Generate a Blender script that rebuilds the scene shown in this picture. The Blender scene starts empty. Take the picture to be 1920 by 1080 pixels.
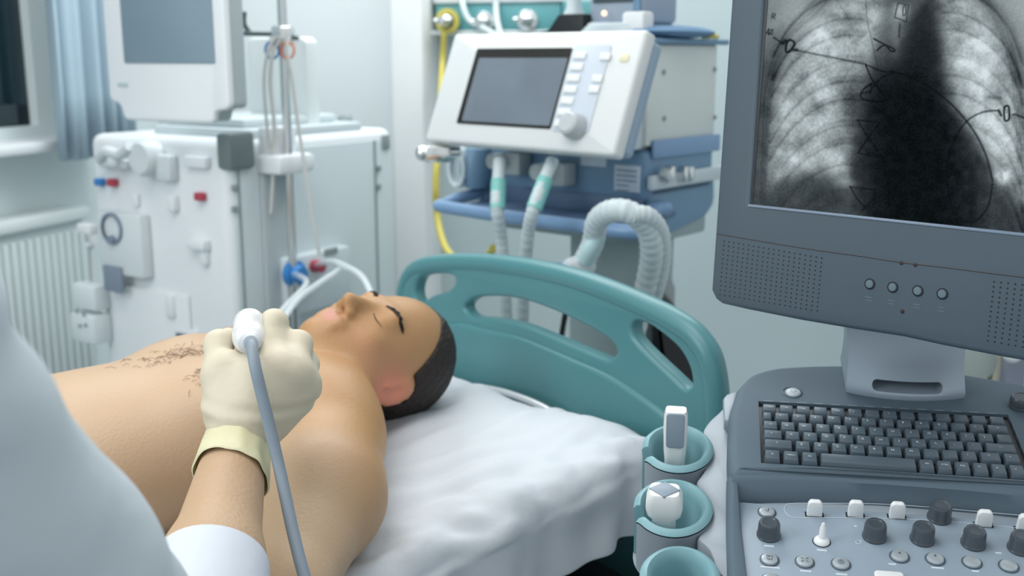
import bpy, bmesh, math, random
import numpy as np
from mathutils import Vector, Matrix, Euler
import openvdb
random.seed(7); RNG = np.random.default_rng(7)
scene = bpy.context.scene; COL = scene.collection
PI = math.pi

# ------------------------------------------------------------------ camera
CAM_Z, PITCH, LENS = 1.40, math.radians(12), 38.0
cam_data = bpy.data.cameras.new('camera'); cam_data.lens = LENS; cam_data.sensor_width = 36
cam = bpy.data.objects.new('camera', cam_data); COL.objects.link(cam)
cam.location = (0, 0, CAM_Z); cam.rotation_euler = (PI/2 - PITCH, 0, 0)
cam_data.clip_start = .02
cam_data.dof.use_dof = True; cam_data.dof.focus_distance = 1.17; cam_data.dof.aperture_fstop = 4.6
scene.camera = cam
# ------------------------------------------------------------------ world, lights, exposure
w = bpy.data.worlds.new('room_air'); scene.world = w; w.use_nodes = True
bg = w.node_tree.nodes['Background']; bg.inputs[0].default_value = (.88, .945, .985, 1); bg.inputs[1].default_value = .80
def area(name, loc, rot, sx, sy, power, col):
    l = bpy.data.lights.new(name, 'AREA'); l.shape = 'RECTANGLE'; l.size = sx; l.size_y = sy; l.energy = power; l.color = col
    o = bpy.data.objects.new(name, l); COL.objects.link(o); o.location = loc; o.rotation_euler = rot
    return o
area('added_overhead_front', (-.7, 1.0, 2.75), (0, 0, 0), 1.3, 1.3, 20, (1, .97, .93))  # unseen area lamp added overhead for soft light
area('added_overhead_back', (-.2, 3.1, 2.75), (0, 0, 0), 2.4, 1.0, 40, (.96, 1, 1))  # unseen area lamp added to brighten the back region
area('window_daylight', (-2.4, .6, 1.9), Euler((0, math.radians(-65), math.radians(10))), 1.6, 1.4, 46, (.90, .96, 1))
scene.view_settings.view_transform = 'Standard'; scene.view_settings.look = 'None'
scene.view_settings.gamma = 1; scene.view_settings.use_curve_mapping = False; scene.view_settings.exposure = 0.0

# ------------------------------------------------------------------ sight lines of the camera (used to measure places)
F = LENS/36*1920; CAM = Vector((0, 0, CAM_Z))
FW = Vector((0, math.cos(PITCH), -math.sin(PITCH))); UP = Vector((0, math.sin(PITCH), math.cos(PITCH))); RT = Vector((1, 0, 0))
def ray(px, py): return RT*((px-960)/F) + UP*((540-py)/F) + FW
def at(px, py, Y):
    r = ray(px, py); return CAM + r*(Y/r.y)
def on(fr, px, py, axis, val):
    """local coordinates, in frame fr, of the point where the sight line meets the plane local[axis] = val"""
    inv = fr.inverted(); c = inv @ CAM; r = inv.to_3x3() @ ray(px, py)
    i = 'xyz'.index(axis); return c + r*((val-c[i])/r[i])
def frame(o, ex, ey, s=1.0):
    ex = Vector(ex).normalized(); ey = Vector(ey).normalized(); ez = ex.cross(ey)
    m = Matrix((ex, ey, ez)).transposed() * 1.0
    return Matrix.Translation(Vector(o)) @ (m*s).to_4x4()
def yawframe(o, deg, s=1.0):
    a = math.radians(deg); return frame(o, (math.cos(a), -math.sin(a), 0), (math.sin(a), math.cos(a), 0), s)
def V(*a): return Vector(a)

# ------------------------------------------------------------------ materials
MATS = {}
def mat(name, rgb, rough=.5, metal=0.0, bump=0.0, bscale=60.0, var=.04, vscale=6.0, sss=0.0, coat=0.0, trans=0.0, alpha=1.0, emit=None, spec=.5):
    if name in MATS: return MATS[name]
    m = bpy.data.materials.new(name); m.use_nodes = True; nt = m.node_tree; N = nt.nodes; L = nt.links
    b = N['Principled BSDF']
    tc = N.new('ShaderNodeTexCoord'); no = N.new('ShaderNodeTexNoise'); no.inputs['Scale'].default_value = vscale; no.inputs['Detail'].default_value = 3
    L.new(tc.outputs['Object'], no.inputs['Vector'])
    mx = N.new('ShaderNodeMix'); mx.data_type = 'RGBA'
    mx.inputs['A'].default_value = (*[c*(1-var) for c in rgb], 1); mx.inputs['B'].default_value = (*[min(1, c*(1+var)) for c in rgb], 1)
    L.new(no.outputs['Fac'], mx.inputs['Factor']); L.new(mx.outputs['Result'], b.inputs['Base Color'])
    b.inputs['Roughness'].default_value = rough; b.inputs['Metallic'].default_value = metal
    b.inputs['Specular IOR Level'].default_value = spec
    if sss: b.inputs['Subsurface Weight'].default_value = sss; b.inputs['Subsurface Radius'].default_value = (.02, .008, .004); b.inputs['Subsurface Scale'].default_value = .6
    if coat: b.inputs['Coat Weight'].default_value = coat; b.inputs['Coat Roughness'].default_value = .15
    if trans: b.inputs['Transmission Weight'].default_value = trans
    if alpha < 1: b.inputs['Alpha'].default_value = alpha
    if emit: b.inputs['Emission Color'].default_value = (*emit[:3], 1); b.inputs['Emission Strength'].default_value = emit[3]
    if bump:
        n2 = N.new('ShaderNodeTexNoise'); n2.inputs['Scale'].default_value = bscale; n2.inputs['Detail'].default_value = 4
        L.new(tc.outputs['Object'], n2.inputs['Vector'])
        bp = N.new('ShaderNodeBump'); bp.inputs['Strength'].default_value = bump; bp.inputs['Distance'].default_value = .01
        L.new(n2.outputs['Fac'], bp.inputs['Height']); L.new(bp.outputs['Normal'], b.inputs['Normal'])
    MATS[name] = m; return m
def vmat(name, rough=.5, emit=0.0, sss=0.0, bump=0.0, bscale=150):
    """material whose colour is the mesh's own 'col' attribute"""
    m = bpy.data.materials.new(name); m.use_nodes = True; nt = m.node_tree; b = nt.nodes['Principled BSDF']
    a = nt.nodes.new('ShaderNodeAttribute'); a.attribute_name = 'col'
    b.inputs['Roughness'].default_value = rough
    if emit:
        b.inputs['Base Color'].default_value = (0, 0, 0, 1); b.inputs['Specular IOR Level'].default_value = 0
        nt.links.new(a.outputs['Color'], b.inputs['Emission Color']); b.inputs['Emission Strength'].default_value = emit
    else: nt.links.new(a.outputs['Color'], b.inputs['Base Color'])
    if sss: b.inputs['Subsurface Weight'].default_value = sss; b.inputs['Subsurface Radius'].default_value = (.02, .008, .004); b.inputs['Subsurface Scale'].default_value = .6
    if bump:
        tc = nt.nodes.new('ShaderNodeTexCoord'); n2 = nt.nodes.new('ShaderNodeTexNoise'); n2.inputs['Scale'].default_value = bscale
        nt.links.new(tc.outputs['Object'], n2.inputs['Vector']); bp = nt.nodes.new('ShaderNodeBump'); bp.inputs['Strength'].default_value = bump; bp.inputs['Distance'].default_value = .004
        nt.links.new(n2.outputs['Fac'], bp.inputs['Height']); nt.links.new(bp.outputs['Normal'], b.inputs['Normal'])
    return m
SLATE = mat('slate_plastic', (.098, .138, .172), .62, spec=.25, bump=.05, bscale=900)
SLATE_D = mat('dark_slate_plastic', (.055, .082, .11), .45, bump=.05, bscale=900)
MONI = mat('monitor_plastic', (.060, .088, .115), .5, bump=.04, bscale=900)
KEYM = mat('key_plastic', (.078, .108, .134), .38)
INK = mat('pale_print', (.62, .68, .72), .6)
BLACK = mat('black_plastic', (.008, .01, .012), .4)
DARKHOLE = mat('dark_recess', (.01, .013, .018), .8)
PANEL = mat('panel_grey_blue', (.27, .335, .40), .42)
SHELL = mat('pale_shell_grey', (.30, .345, .39), .38)
KNOBM = mat('knob_charcoal', (.055, .07, .085), .33, coat=.3)
TOGGLE = mat('toggle_white', (.78, .80, .80), .35)
BTN = mat('button_silver', (.42, .47, .50), .3, metal=.3)
CUPM = mat('cup_teal_rubber', (.22, .40, .44), .42)
PROBEW = mat('probe_white', (.78, .79, .78), .25, coat=.4)
PROBEG = mat('probe_lens_grey', (.25, .31, .37), .4)
NECKM = mat('neck_silver', (.36, .43, .50), .34, metal=.3)
TEAL = mat('headboard_teal', (.078, .235, .255), .34, var=.03)
SHEETM = mat('bed_linen', (.60, .64, .685), .85, bump=.15, bscale=40, var=.02)
CHROME = mat('chrome', (.75, .76, .76), .18, metal=1)
WHITE = mat('white_plastic', (.80, .83, .85), .35)
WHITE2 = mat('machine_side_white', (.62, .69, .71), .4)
GREYM = mat('mid_grey_plastic', (.28, .33, .34), .5)
BLUEP = mat('steel_blue_paint', (.155, .275, .40), .42)
BLUEP2 = mat('pale_blue_tube_paint', (.20, .33, .52), .3)
CAB = mat('cabinet_grey_green', (.68, .73, .70), .55)
DSCR = mat('dialysis_screen_glass', (.22, .30, .36), .3, var=.15, vscale=2)
VSCR = mat('ventilator_screen_glass', (.17, .205, .245), .22, var=.3, vscale=5)
REDP = mat('red_clip', (.45, .05, .08), .4)
BLUEC = mat('blue_clip', (.04, .22, .55), .4)
YEL = mat('yellow_hose', (.58, .50, .10), .5)
HOSEW = mat('hose_white', (.68, .76, .78), .35, trans=.0, alpha=.85)
HOSET = mat('hose_teal_cuff', (.22, .55, .52), .45)
CLEAR = mat('clear_tubing', (.82, .88, .9), .2, alpha=.55)
DARKM = mat('bed_undercarriage_dark', (.03, .035, .04), .5)
GLOVE = mat('latex_glove', (.62, .555, .425), .55, bump=.12, bscale=55, sss=.15, var=.04, vscale=20)
GLOVEC = mat('latex_glove_cuff', (.74, .69, .45), .5, bump=.2, bscale=45, sss=.1, var=.05, vscale=25, alpha=.93)
COAT = mat('lab_coat_cotton', (.56, .62, .66), .9, bump=.3, bscale=14, var=.04)
CABLE = mat('probe_cable_grey', (.22, .27, .32), .45)
NAVY = mat('trousers_navy', (.03, .05, .09), .9)
HAIR = mat('dark_brown_hair', (.020, .011, .008), .6, bump=.8, bscale=120)
CHESTHAIR = mat('body_hair', (.16, .09, .05), .7)

# ------------------------------------------------------------------ mesh collecting
class MB:
    def __init__(s): s.v = []; s.f = []; s.m = []
    def add(s, bm, mi=0, M=None):
        if M is not None: bmesh.ops.transform(bm, matrix=M, verts=bm.verts)
        n = len(s.v); bm.verts.index_update()
        s.v += [v.co.copy() for v in bm.verts]
        for f in bm.faces: s.f.append([v.index+n for v in f.verts]); s.m.append(mi)
        bm.free(); return s
    def raw(s, vs, fs, mi=0):
        n = len(s.v); s.v += [Vector(v) for v in vs]; s.f += [[i+n for i in f] for f in fs]; s.m += [mi]*len(fs); return s
    def box(s, a, b, bev=.003, mi=0, M=None, seg=2):
        bm = bmesh.new(); bmesh.ops.create_cube(bm, size=1)
        a = Vector(a); b = Vector(b); c = (a+b)/2; d = b-a
        for v in bm.verts: v.co = Vector((v.co.x*d.x, v.co.y*d.y, v.co.z*d.z)) + c
        bev = min(bev, min(abs(x) for x in d)*.45)
        if bev > 0: bmesh.ops.bevel(bm, geom=bm.edges[:], offset=bev, segments=seg, profile=.5, affect='EDGES')
        return s.add(bm, mi, M)
    def prism(s, pts, z0, z1, bev=.003, mi=0, M=None, seg=2, top_only=False):
        bm = bmesh.new(); n = len(pts)
        lo = [bm.verts.new((p[0], p[1], z0)) for p in pts]; hi = [bm.verts.new((p[0], p[1], z1)) for p in pts]
        bm.faces.new(hi); bm.faces.new(lo[::-1])
        for i in range(n): bm.faces.new((lo[i], lo[(i+1) % n], hi[(i+1) % n], hi[i]))
        bmesh.ops.recalc_face_normals(bm, faces=bm.faces)
        if bev > 0:
            if top_only: ed = [e for e in bm.edges if all(abs(v.co.z-z1) < 1e-6 for v in e.verts)]
            else: ed = [e for e in bm.edges if abs(e.verts[0].co.z-e.verts[1].co.z) < 1e-6]
            bmesh.ops.bevel(bm, geom=ed, offset=bev, segments=seg, profile=.5, affect='EDGES')
        return s.add(bm, mi, M)
    def lathe(s, prof, n=28, mi=0, M=None, sx=1, sy=1):
        bm = bmesh.new(); rings = []
        for r, z in prof:
            if r < 1e-6: rings.append([bm.verts.new((0, 0, z))])
            else: rings.append([bm.verts.new((r*math.cos(2*PI*i/n)*sx, r*math.sin(2*PI*i/n)*sy, z)) for i in range(n)])
        for a, b in zip(rings[:-1], rings[1:]):
            for i in range(n):
                j = (i+1) % n
                if len(a) == 1 and len(b) == 1: continue
                if len(a) == 1: bm.faces.new((a[0], b[j], b[i]))
                elif len(b) == 1: bm.faces.new((a[i], a[j], b[0]))
                else: bm.faces.new((a[i], a[j], b[j], b[i]))
        bmesh.ops.recalc_face_normals(bm, faces=bm.faces)
        return s.add(bm, mi, M)
    def tube(s, pts, r, n=12, mi=0, closed=False, smooth=0, cap=True, rfun=None):
        pts = [Vector(p) for p in pts]
        if smooth: pts = catmull(pts, smooth, closed)
        m = len(pts); vs = []; fs = []
        t0 = (pts[1]-pts[0]).normalized(); a = Vector((0, 0, 1)) if abs(t0.z) < .9 else Vector((1, 0, 0))
        nrm = (a - t0*a.dot(t0)).normalized()
        for i, p in enumerate(pts):
            if closed: t = (pts[(i+1) % m]-pts[i-1]).normalized()
            else: t = (pts[min(i+1, m-1)]-pts[max(i-1, 0)]).normalized()
            nrm = (nrm - t*nrm.dot(t)).normalized(); bn = t.cross(nrm)
            rr = rfun(i/(m-1)) if rfun else (r[i] if isinstance(r, (list, tuple)) else r)
            for k in range(n):
                th = 2*PI*k/n; vs.append(p + nrm*(rr*math.cos(th)) + bn*(rr*math.sin(th)))
        for i in range(m if closed else m-1):
            for k in range(n):
                a0 = i*n+k; a1 = i*n+(k+1) % n; b0 = ((i+1) % m)*n+k; b1 = ((i+1) % m)*n+(k+1) % n
                fs.append([a0, a1, b1, b0])
        if cap and not closed: fs.append(list(range(n))[::-1]); fs.append([(m-1)*n+k for k in range(n)])
        return s.raw(vs, fs, mi)
    def ball(s, c, r, mi=0, M=None, n=20):
        bm = bmesh.new(); bmesh.ops.create_uvsphere(bm, u_segments=n, v_segments=n//2, radius=1)
        r = (r, r, r) if not isinstance(r, (tuple, list)) else r
        for v in bm.verts: v.co = Vector((v.co.x*r[0]+c[0], v.co.y*r[1]+c[1], v.co.z*r[2]+c[2]))
        return s.add(bm, mi, M)
    def mesh(s, name, mats, angle=35):
        me = bpy.data.meshes.new(name); me.from_pydata([tuple(v) for v in s.v], [], s.f); me.update()
        for m in (mats if isinstance(mats, (list, tuple)) else [mats]): me.materials.append(m)
        me.polygons.foreach_set('material_index', s.m); me.polygons.foreach_set('use_smooth', [True]*len(me.polygons))
        me.set_sharp_from_angle(angle=math.radians(angle)); return me
def catmull(P, k, closed=False):
    out = []; n = len(P); rng = range(n) if closed else range(n-1)
    for i in rng:
        if closed: a, b, c, d = P[i-1], P[i], P[(i+1) % n], P[(i+2) % n]
        else: a, b, c, d = P[max(i-1, 0)], P[i], P[i+1], P[min(i+2, n-1)]
        for j in range(k):
            t = j/k; out.append(.5*((2*b)+(c-a)*t+(2*a-5*b+4*c-d)*t*t+(3*b-a-3*c+d)*t**3))
    if not closed: out.append(P[-1].copy())
    return out
def rrect(x0, y0, x1, y1, r, n=5):
    o = []
    for cx, cy, a in ((x1-r, y1-r, 0), (x0+r, y1-r, 90), (x0+r, y0+r, 180), (x1-r, y0+r, 270)):
        for i in range(n+1):
            t = math.radians(a+90*i/n); o.append((cx+r*math.cos(t), cy+r*math.sin(t)))
    return o
def roundpoly(pts, r, n=5):
    o = []; m = len(pts)
    for i in range(m):
        p = Vector(pts[i][:2]); a = Vector(pts[i-1][:2]); b = Vector(pts[(i+1) % m][:2])
        rr = r[i] if isinstance(r, (list, tuple)) else r
        da = (a-p); db = (b-p); ra = min(rr, da.length*.48, db.length*.48)
        q0 = p+da.normalized()*ra; q1 = p+db.normalized()*ra
        for j in range(n+1):
            t = j/n; o.append(tuple((1-t)**2*q0 + 2*t*(1-t)*p + t*t*q1))
    return o
def text_mesh(txt, size, depth=.0002):
    c = bpy.data.curves.new('txt', 'FONT'); c.body = txt; c.size = size; c.extrude = depth; c.align_x = 'CENTER'; c.align_y = 'CENTER'; c.resolution_u = 2
    o = bpy.data.objects.new('txt', c); COL.objects.link(o); bpy.context.view_layer.update()
    me = bpy.data.meshes.new_from_object(o.evaluated_get(bpy.context.evaluated_depsgraph_get()))
    vs = [v.co.copy() for v in me.vertices]; fs = [list(p.vertices) for p in me.polygons]
    bpy.data.objects.remove(o); bpy.data.curves.remove(c); bpy.data.meshes.remove(me); return vs, fs
def plate_curve(loops, depth, bevel, res=3):
    """flat panel in the local XY plane with holes, thickness 2*depth, rounded edges -> (verts, faces)"""
    c = bpy.data.curves.new('pl', 'CURVE'); c.dimensions = '2D'; c.fill_mode = 'BOTH'; c.extrude = max(depth-bevel, 0); c.bevel_depth = bevel; c.bevel_resolution = res; c.offset = -bevel
    for lp in loops:
        sp = c.splines.new('POLY'); sp.points.add(len(lp)-1); sp.use_cyclic_u = True
        for i, p in enumerate(lp): sp.points[i].co = (p[0], p[1], 0, 1)
    o = bpy.data.objects.new('pl', c); COL.objects.link(o); bpy.context.view_layer.update()
    me = bpy.data.meshes.new_from_object(o.evaluated_get(bpy.context.evaluated_depsgraph_get()))
    bm = bmesh.new(); bm.from_mesh(me); bmesh.ops.remove_doubles(bm, verts=bm.verts, dist=1e-5)
    bpy.data.objects.remove(o); bpy.data.curves.remove(c); bpy.data.meshes.remove(me); return bm
def cut(me_obj, cutter_mb):
    """boolean difference baked into the object's mesh; the cutter is deleted"""
    co = bpy.data.objects.new('cutter', cutter_mb.mesh('cutter', [DARKHOLE])); COL.objects.link(co)
    par = me_obj.parent; mw = me_obj.matrix_world.copy()
    tmp = bpy.data.objects.new('tmp', me_obj.data); COL.objects.link(tmp)
    md = tmp.modifiers.new('b', 'BOOLEAN'); md.operation = 'DIFFERENCE'; md.object = co; md.solver = 'EXACT'
    bpy.context.view_layer.update()
    me = bpy.data.meshes.new_from_object(tmp.evaluated_get(bpy.context.evaluated_depsgraph_get()))
    bpy.data.objects.remove(tmp); bpy.data.objects.remove(co)
    me.set_sharp_from_angle(angle=math.radians(35)); me_obj.data = me

# ------------------------------------------------------------------ things, parts, setting
def thing(name, label, cat, fr=None, group=None):
    o = bpy.data.objects.new(name, None); COL.objects.link(o); o.empty_display_size = .1
    if fr is not None: o.matrix_world = fr
    o['label'] = label; o['category'] = cat
    if group: o['group'] = group
    o['_m'] = 1; del o['_m']
    ROOTM[o.name] = (fr.copy() if fr is not None else Matrix.Identity(4)); return o
ROOTM = {}
def part(name, mb, mats, parent, fr=None, label=None, angle=35):
    me = mb.mesh(name, mats, angle) if isinstance(mb, MB) else mb
    o = bpy.data.objects.new(name, me); COL.objects.link(o)
    pw = ROOTM[parent.name]; wm = fr if fr is not None else pw
    o.parent = parent; o.matrix_parent_inverse = Matrix.Identity(4); o.matrix_basis = pw.inverted() @ wm
    ROOTM[o.name] = wm.copy()
    if label: o['label'] = label
    return o
def solo(name, mb, mats, label, cat, fr=None, group=None, angle=35):
    me = mb.mesh(name, mats, angle) if isinstance(mb, MB) else mb
    o = bpy.data.objects.new(name, me); COL.objects.link(o)
    if fr is not None: o.matrix_world = fr
    o['label'] = label; o['category'] = cat
    if group: o['group'] = group
    ROOTM[o.name] = (fr.copy() if fr is not None else Matrix.Identity(4)); return o
def struct(name, mb, mats, fr=None):
    o = bpy.data.objects.new(name, mb.mesh(name, mats)); COL.objects.link(o)
    if fr is not None: o.matrix_world = fr
    o['kind'] = 'structure'; ROOTM[o.name] = (fr.copy() if fr is not None else Matrix.Identity(4)); return o

# ------------------------------------------------------------------ organic surfaces from distance fields
class SDF:
    def __init__(s, lo, hi, h):
        s.lo = np.array(lo, float); s.h = h; s.n = np.ceil((np.array(hi)-s.lo)/h).astype(int)+1
        s.d = np.full(tuple(s.n), .2, np.float32)
    def sub(s, lo, hi):
        a = np.maximum(np.floor((np.array(lo)-s.lo)/s.h).astype(int), 0); b = np.minimum(np.ceil((np.array(hi)-s.lo)/s.h).astype(int)+1, s.n)
        if (b <= a).any(): return None
        ax = [(np.arange(a[i], b[i])*s.h+s.lo[i]) for i in range(3)]
        return (slice(a[0], b[0]), slice(a[1], b[1]), slice(a[2], b[2])), np.meshgrid(*ax, indexing='ij')
    def smin(s, sl, d, k):
        o = s.d[sl]; hh = np.maximum(k-np.abs(o-d), 0)/k; s.d[sl] = (np.minimum(o, d)-hh*hh*k*.25).astype(np.float32)
    def cone(s, a, b, ra, rb, k=.02, sub=False):
        a = np.array(a, float); b = np.array(b, float); R = max(ra, rb)+k+s.h*4
        q = s.sub(np.minimum(a, b)-R, np.maximum(a, b)+R)
        if q is None: return s
        sl, (X, Y, Z) = q; ab = b-a; L2 = ab@ab+1e-12
        t = np.clip(((X-a[0])*ab[0]+(Y-a[1])*ab[1]+(Z-a[2])*ab[2])/L2, 0, 1)
        d = np.sqrt((X-a[0]-t*ab[0])**2+(Y-a[1]-t*ab[1])**2+(Z-a[2]-t*ab[2])**2)-(ra+(rb-ra)*t)
        if sub: s.carve(sl, d, k)
        else: s.smin(sl, d, k)
        return s
    def carve(s, sl, d, k):
        o = s.d[sl]; d = -d; hh = np.maximum(k-np.abs(o-d), 0)/k; s.d[sl] = (np.maximum(o, d)+hh*hh*k*.25).astype(np.float32)
    def ell(s, c, r, k=.02, R=None, sub=False):
        c = np.array(c, float); r = np.array(r, float); m = max(r)+k+s.h*4
        q = s.sub(c-m, c+m)
        if q is None: return s
        sl, (X, Y, Z) = q; X = X-c[0]; Y = Y-c[1]; Z = Z-c[2]
        if R is not None:
            R = np.array(R); X, Y, Z = [R[0, i]*X+R[1, i]*Y+R[2, i]*Z for i in range(3)]
        k0 = np.sqrt((X/r[0])**2+(Y/r[1])**2+(Z/r[2])**2); k1 = np.sqrt((X/r[0]**2)**2+(Y/r[1]**2)**2+(Z/r[2]**2)**2)+1e-9
        d = k0*(k0-1)/k1; d = np.where(k0 < .05, -min(r), d)
        if sub: s.carve(sl, d, k)
        else: s.smin(sl, d, k)
        return s
    def coords(s):
        ax = [np.arange(s.n[i])*s.h+s.lo[i] for i in range(3)]; return np.meshgrid(*ax, indexing='ij')
    def mesh(s, name, mats, iso=0.0, smooth=2):
        g = openvdb.FloatGrid(.2); g.copyFromArray(np.ascontiguousarray(s.d)); p, q = g.convertToQuads(isovalue=iso)
        p = p*s.h+s.lo
        me = bpy.data.meshes.new(name); me.from_pydata(p.tolist(), [], q[:, ::-1].tolist()); me.update()
        bm = bmesh.new(); bm.from_mesh(me)
        for _ in range(smooth): bmesh.ops.smooth_vert(bm, verts=bm.verts, factor=.5, use_axis_x=True, use_axis_y=True, use_axis_z=True)
        bmesh.ops.recalc_face_normals(bm, faces=bm.faces); bm.to_mesh(me); bm.free()
        for m in (mats if isinstance(mats, (list, tuple)) else [mats]): me.materials.append(m)
        me.polygons.foreach_set('use_smooth', [True]*len(me.polygons)); return me
def mesh_co(me):
    a = np.empty(len(me.vertices)*3, np.float32); me.vertices.foreach_get('co', a); return a.reshape(-1, 3)
def set_col(me, rgb):
    at_ = me.color_attributes.new('col', 'FLOAT_COLOR', 'POINT'); c = np.ones((len(me.vertices), 4), np.float32); c[:, :3] = rgb
    at_.data.foreach_set('color', c.ravel())
def vnoise(X, Y, scale, seed):
    r = np.random.default_rng(seed); G = r.random((260, 260)).astype(np.float32)
    x = X/scale+1000; y = Y/scale+1000; xi = np.floor(x).astype(int); yi = np.floor(y).astype(int); fx = x-xi; fy = y-yi
    fx = fx*fx*(3-2*fx); fy = fy*fy*(3-2*fy); g = lambda a, b: G[a % 260, b % 260]
    return (g(xi, yi)*(1-fx)+g(xi+1, yi)*fx)*(1-fy)+(g(xi, yi+1)*(1-fx)+g(xi+1, yi+1)*fx)*fy

# ================================================================== THE SETTING
WALLM = mat('wall_cyan_shaded', (.47, .56, .575), .85, var=.02, vscale=2)  # pale cyan paint darkened, shade of the back wall put into its colour
WALLW = mat('wall_paint_white', (.68, .72, .73), .8, var=.02)
FLOORM = mat('floor_vinyl', (.38, .44, .45), .45, var=.08)
rdir = Vector((.956, -.292, 0)); ldir = Vector((-.292, -.956, 0))
corner = Vector((-1.333, 4.18, 0))
BW = frame(corner, rdir, (.292, .956, 0))        # x along the back wall, y outwards
LW = frame(corner, ldir, (.956, -.292, 0))       # x along the left wall towards the camera; y into the room
struct('floor', MB().box((-6, -4, -.1), (6, 6, 0), 0), FLOORM)
struct('wall_back', MB().box((-.1, 0, 0), (4.2, .12, 3.0), 0), WALLM, BW)
# window opening in the left wall
wx0 = on(LW, 62, 120, 'y', 0).x; wz0 = on(LW, 62, 236, 'y', 0).z; wx1 = wx0+1.6
lw = MB(); lw.box((0, -.15, 0), (wx0, 0, 3), 0); lw.box((wx0, -.15, 0), (wx1, 0, wz0), 0); lw.box((wx0, -.15, 2.5), (wx1, 0, 3), 0); lw.box((wx1, -.15, 0), (5.5, 0, 3), 0)
struct('wall_left', lw, mat('wall_paint_left_lit', (.74, .82, .83), .85, var=.02), LW)  # lighter copy of the wall paint, brightness put into the colour
wf = MB()
for a, b in (((wx0, -.09, wz0), (wx0+.06, -.03, 2.5)), ((wx1-.06, -.09, wz0), (wx1, -.03, 2.5)), ((wx0, -.09, wz0), (wx1, -.03, wz0+.07)), ((wx0, -.09, 2.43), (wx1, -.03, 2.5)), ((wx0+.38, -.09, wz0), (wx0+.45, -.03, 2.5))): wf.box(a, b, .004)
win = struct('window_1', wf, mat('window_frame_dark', (.02, .045, .06), .4), LW)
gl = MB().box((wx0+.05, -.065, wz0+.05), (wx1-.05, -.055, 2.45), 0)
g_ = part('pane', gl, mat('dark_blue_glass', (.02, .05, .065), .15), win, LW)  # dark blue-black pane
sz = on(LW, 100, 262, 'y', .12).z
struct('trim_1', MB().box((wx0-.22, -.03, sz-.035), (wx1+.1, .14, sz), .01), WHITE, LW)
# pilaster on the back wall
p0 = on(BW, 738, 300, 'y', -.16).x; p1 = on(BW, 795, 300, 'y', -.16).x
struct('trim_2', MB().box((p0, -.16, 0), (p1, 0, 3), .006), mat('pilaster_white', (.82, .83, .83), .8), BW)
struct('trim_3', MB().box((-.0, -.035, 0), (p0, 0, 3), .002), WALLW, BW)
struct('baseboard_back', MB().box((p1, -.015, 0), (4.2, 0, .09), .003), WHITE, BW)

# radiator
rt = thing('radiator', 'white ribbed panel radiator on the wall under the window sill', 'radiator', LW)
rx0 = on(LW, 166, 400, 'y', .10).x; rz1 = on(LW, 80, 402, 'y', .10).z
rb = MB(); rb.box((rx0, .03, .12), (rx0+1.5, .075, rz1-.03), .004); n = 42
for i in range(n):
    x = rx0+.02+i*(1.46/n); rb.prism([(x, .07), (x+.006, .098), (x+.022, .098), (x+.028, .07)], .15, rz1-.07, .003)
part('panel', rb, mat('radiator_enamel', (.66, .73, .74), .4), rt, LW)
part('top_grille', MB().box((rx0-.005, .02, rz1-.04), (rx0+1.505, .105, rz1), .008), mat('radiator_enamel_top', (.72, .78, .79), .4), rt, LW)
part('valve', MB().lathe([(0, 0), (.02, 0), (.022, .02), (.018, .06), (0, .065)], M=Matrix.Translation((rx0-.05, .06, rz1-.14))).tube([(rx0-.05, .06, rz1-.14), (rx0, .06, rz1-.14)], .01).tube([(rx0-.05, .06, rz1-.14), (rx0-.05, .02, .0)], .009), WHITE, rt, LW)
# curtain
cb = MB(); c0 = on(LW, 222, 150, 'y', .17).x; c1 = on(LW, 88, 150, 'y', .17).x; cz = on(LW, 150, 296, 'y', .17).z
N_ = 90; vs = []; fs = []
for j in range(9):
    z = cz+(2.72-cz)*j/8
    for i in range(N_+1):
        t = i/N_; x = c0+(c1-c0)*t; y = .20+.028*math.sin(t*26+.3*math.sin(j*.7))+.012*math.sin(t*61+j*.15)
        vs.append((x, y, z))
for j in range(8):
    for i in range(N_): a = j*(N_+1)+i; fs.append([a, a+1, a+N_+2, a+N_+1])
cb.raw(vs, fs); cme = cb.mesh('curtain', [mat('curtain_blue', (.40, .52, .60), .9, var=.05)], 180)
co = solo('curtain', cme, None, 'pale blue hanging window curtain with soft folds', 'curtain', LW)
sm = co.modifiers.new('thick', 'SOLIDIFY'); sm.thickness = .003
co2 = solo('curtain_rail', MB().tube([(c0-.1, .2, 2.74), (wx1+.2, .2, 2.74)], .012), WHITE, 'white curtain rail above the window', 'curtain rail', LW)

# gas supply rail on the back wall
g0 = on(BW, 818, 30, 'y', -.06); g1 = on(BW, 1042, 52, 'y', -.06); g1b = on(BW, 818, 62, 'y', -.06)
gr = thing('gas_supply_panel', 'teal wall-mounted gas supply panel with metal outlets behind the ventilator', 'gas panel', BW)
gzl = (g1.z+g1b.z)/2; gzh = on(BW, 900, 6, 'y', -.06).z
part('panel', MB().box((g0.x, -.07, gzl), (g1.x+.02, 0, gzh), .006), mat('rail_teal', (.12, .36, .38), .4), gr, BW)
part('cover_strip', MB().box((g0.x-.005, -.08, gzh), (g1.x+.25, 0, gzh+.06), .006).box((g0.x-.02, -.075, gzl-.014), (g1.x+.02, 0, gzl), .003), WHITE, gr, BW)
part('end_box', MB().box((g1.x+.03, -.10, gzl-.01), (g1.x+.16, 0, gzh+.0), .006), mat('rail_teal_dark', (.09, .29, .30), .4), gr, BW)
RX = Matrix.Rotation(PI/2, 4, 'X')
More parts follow.
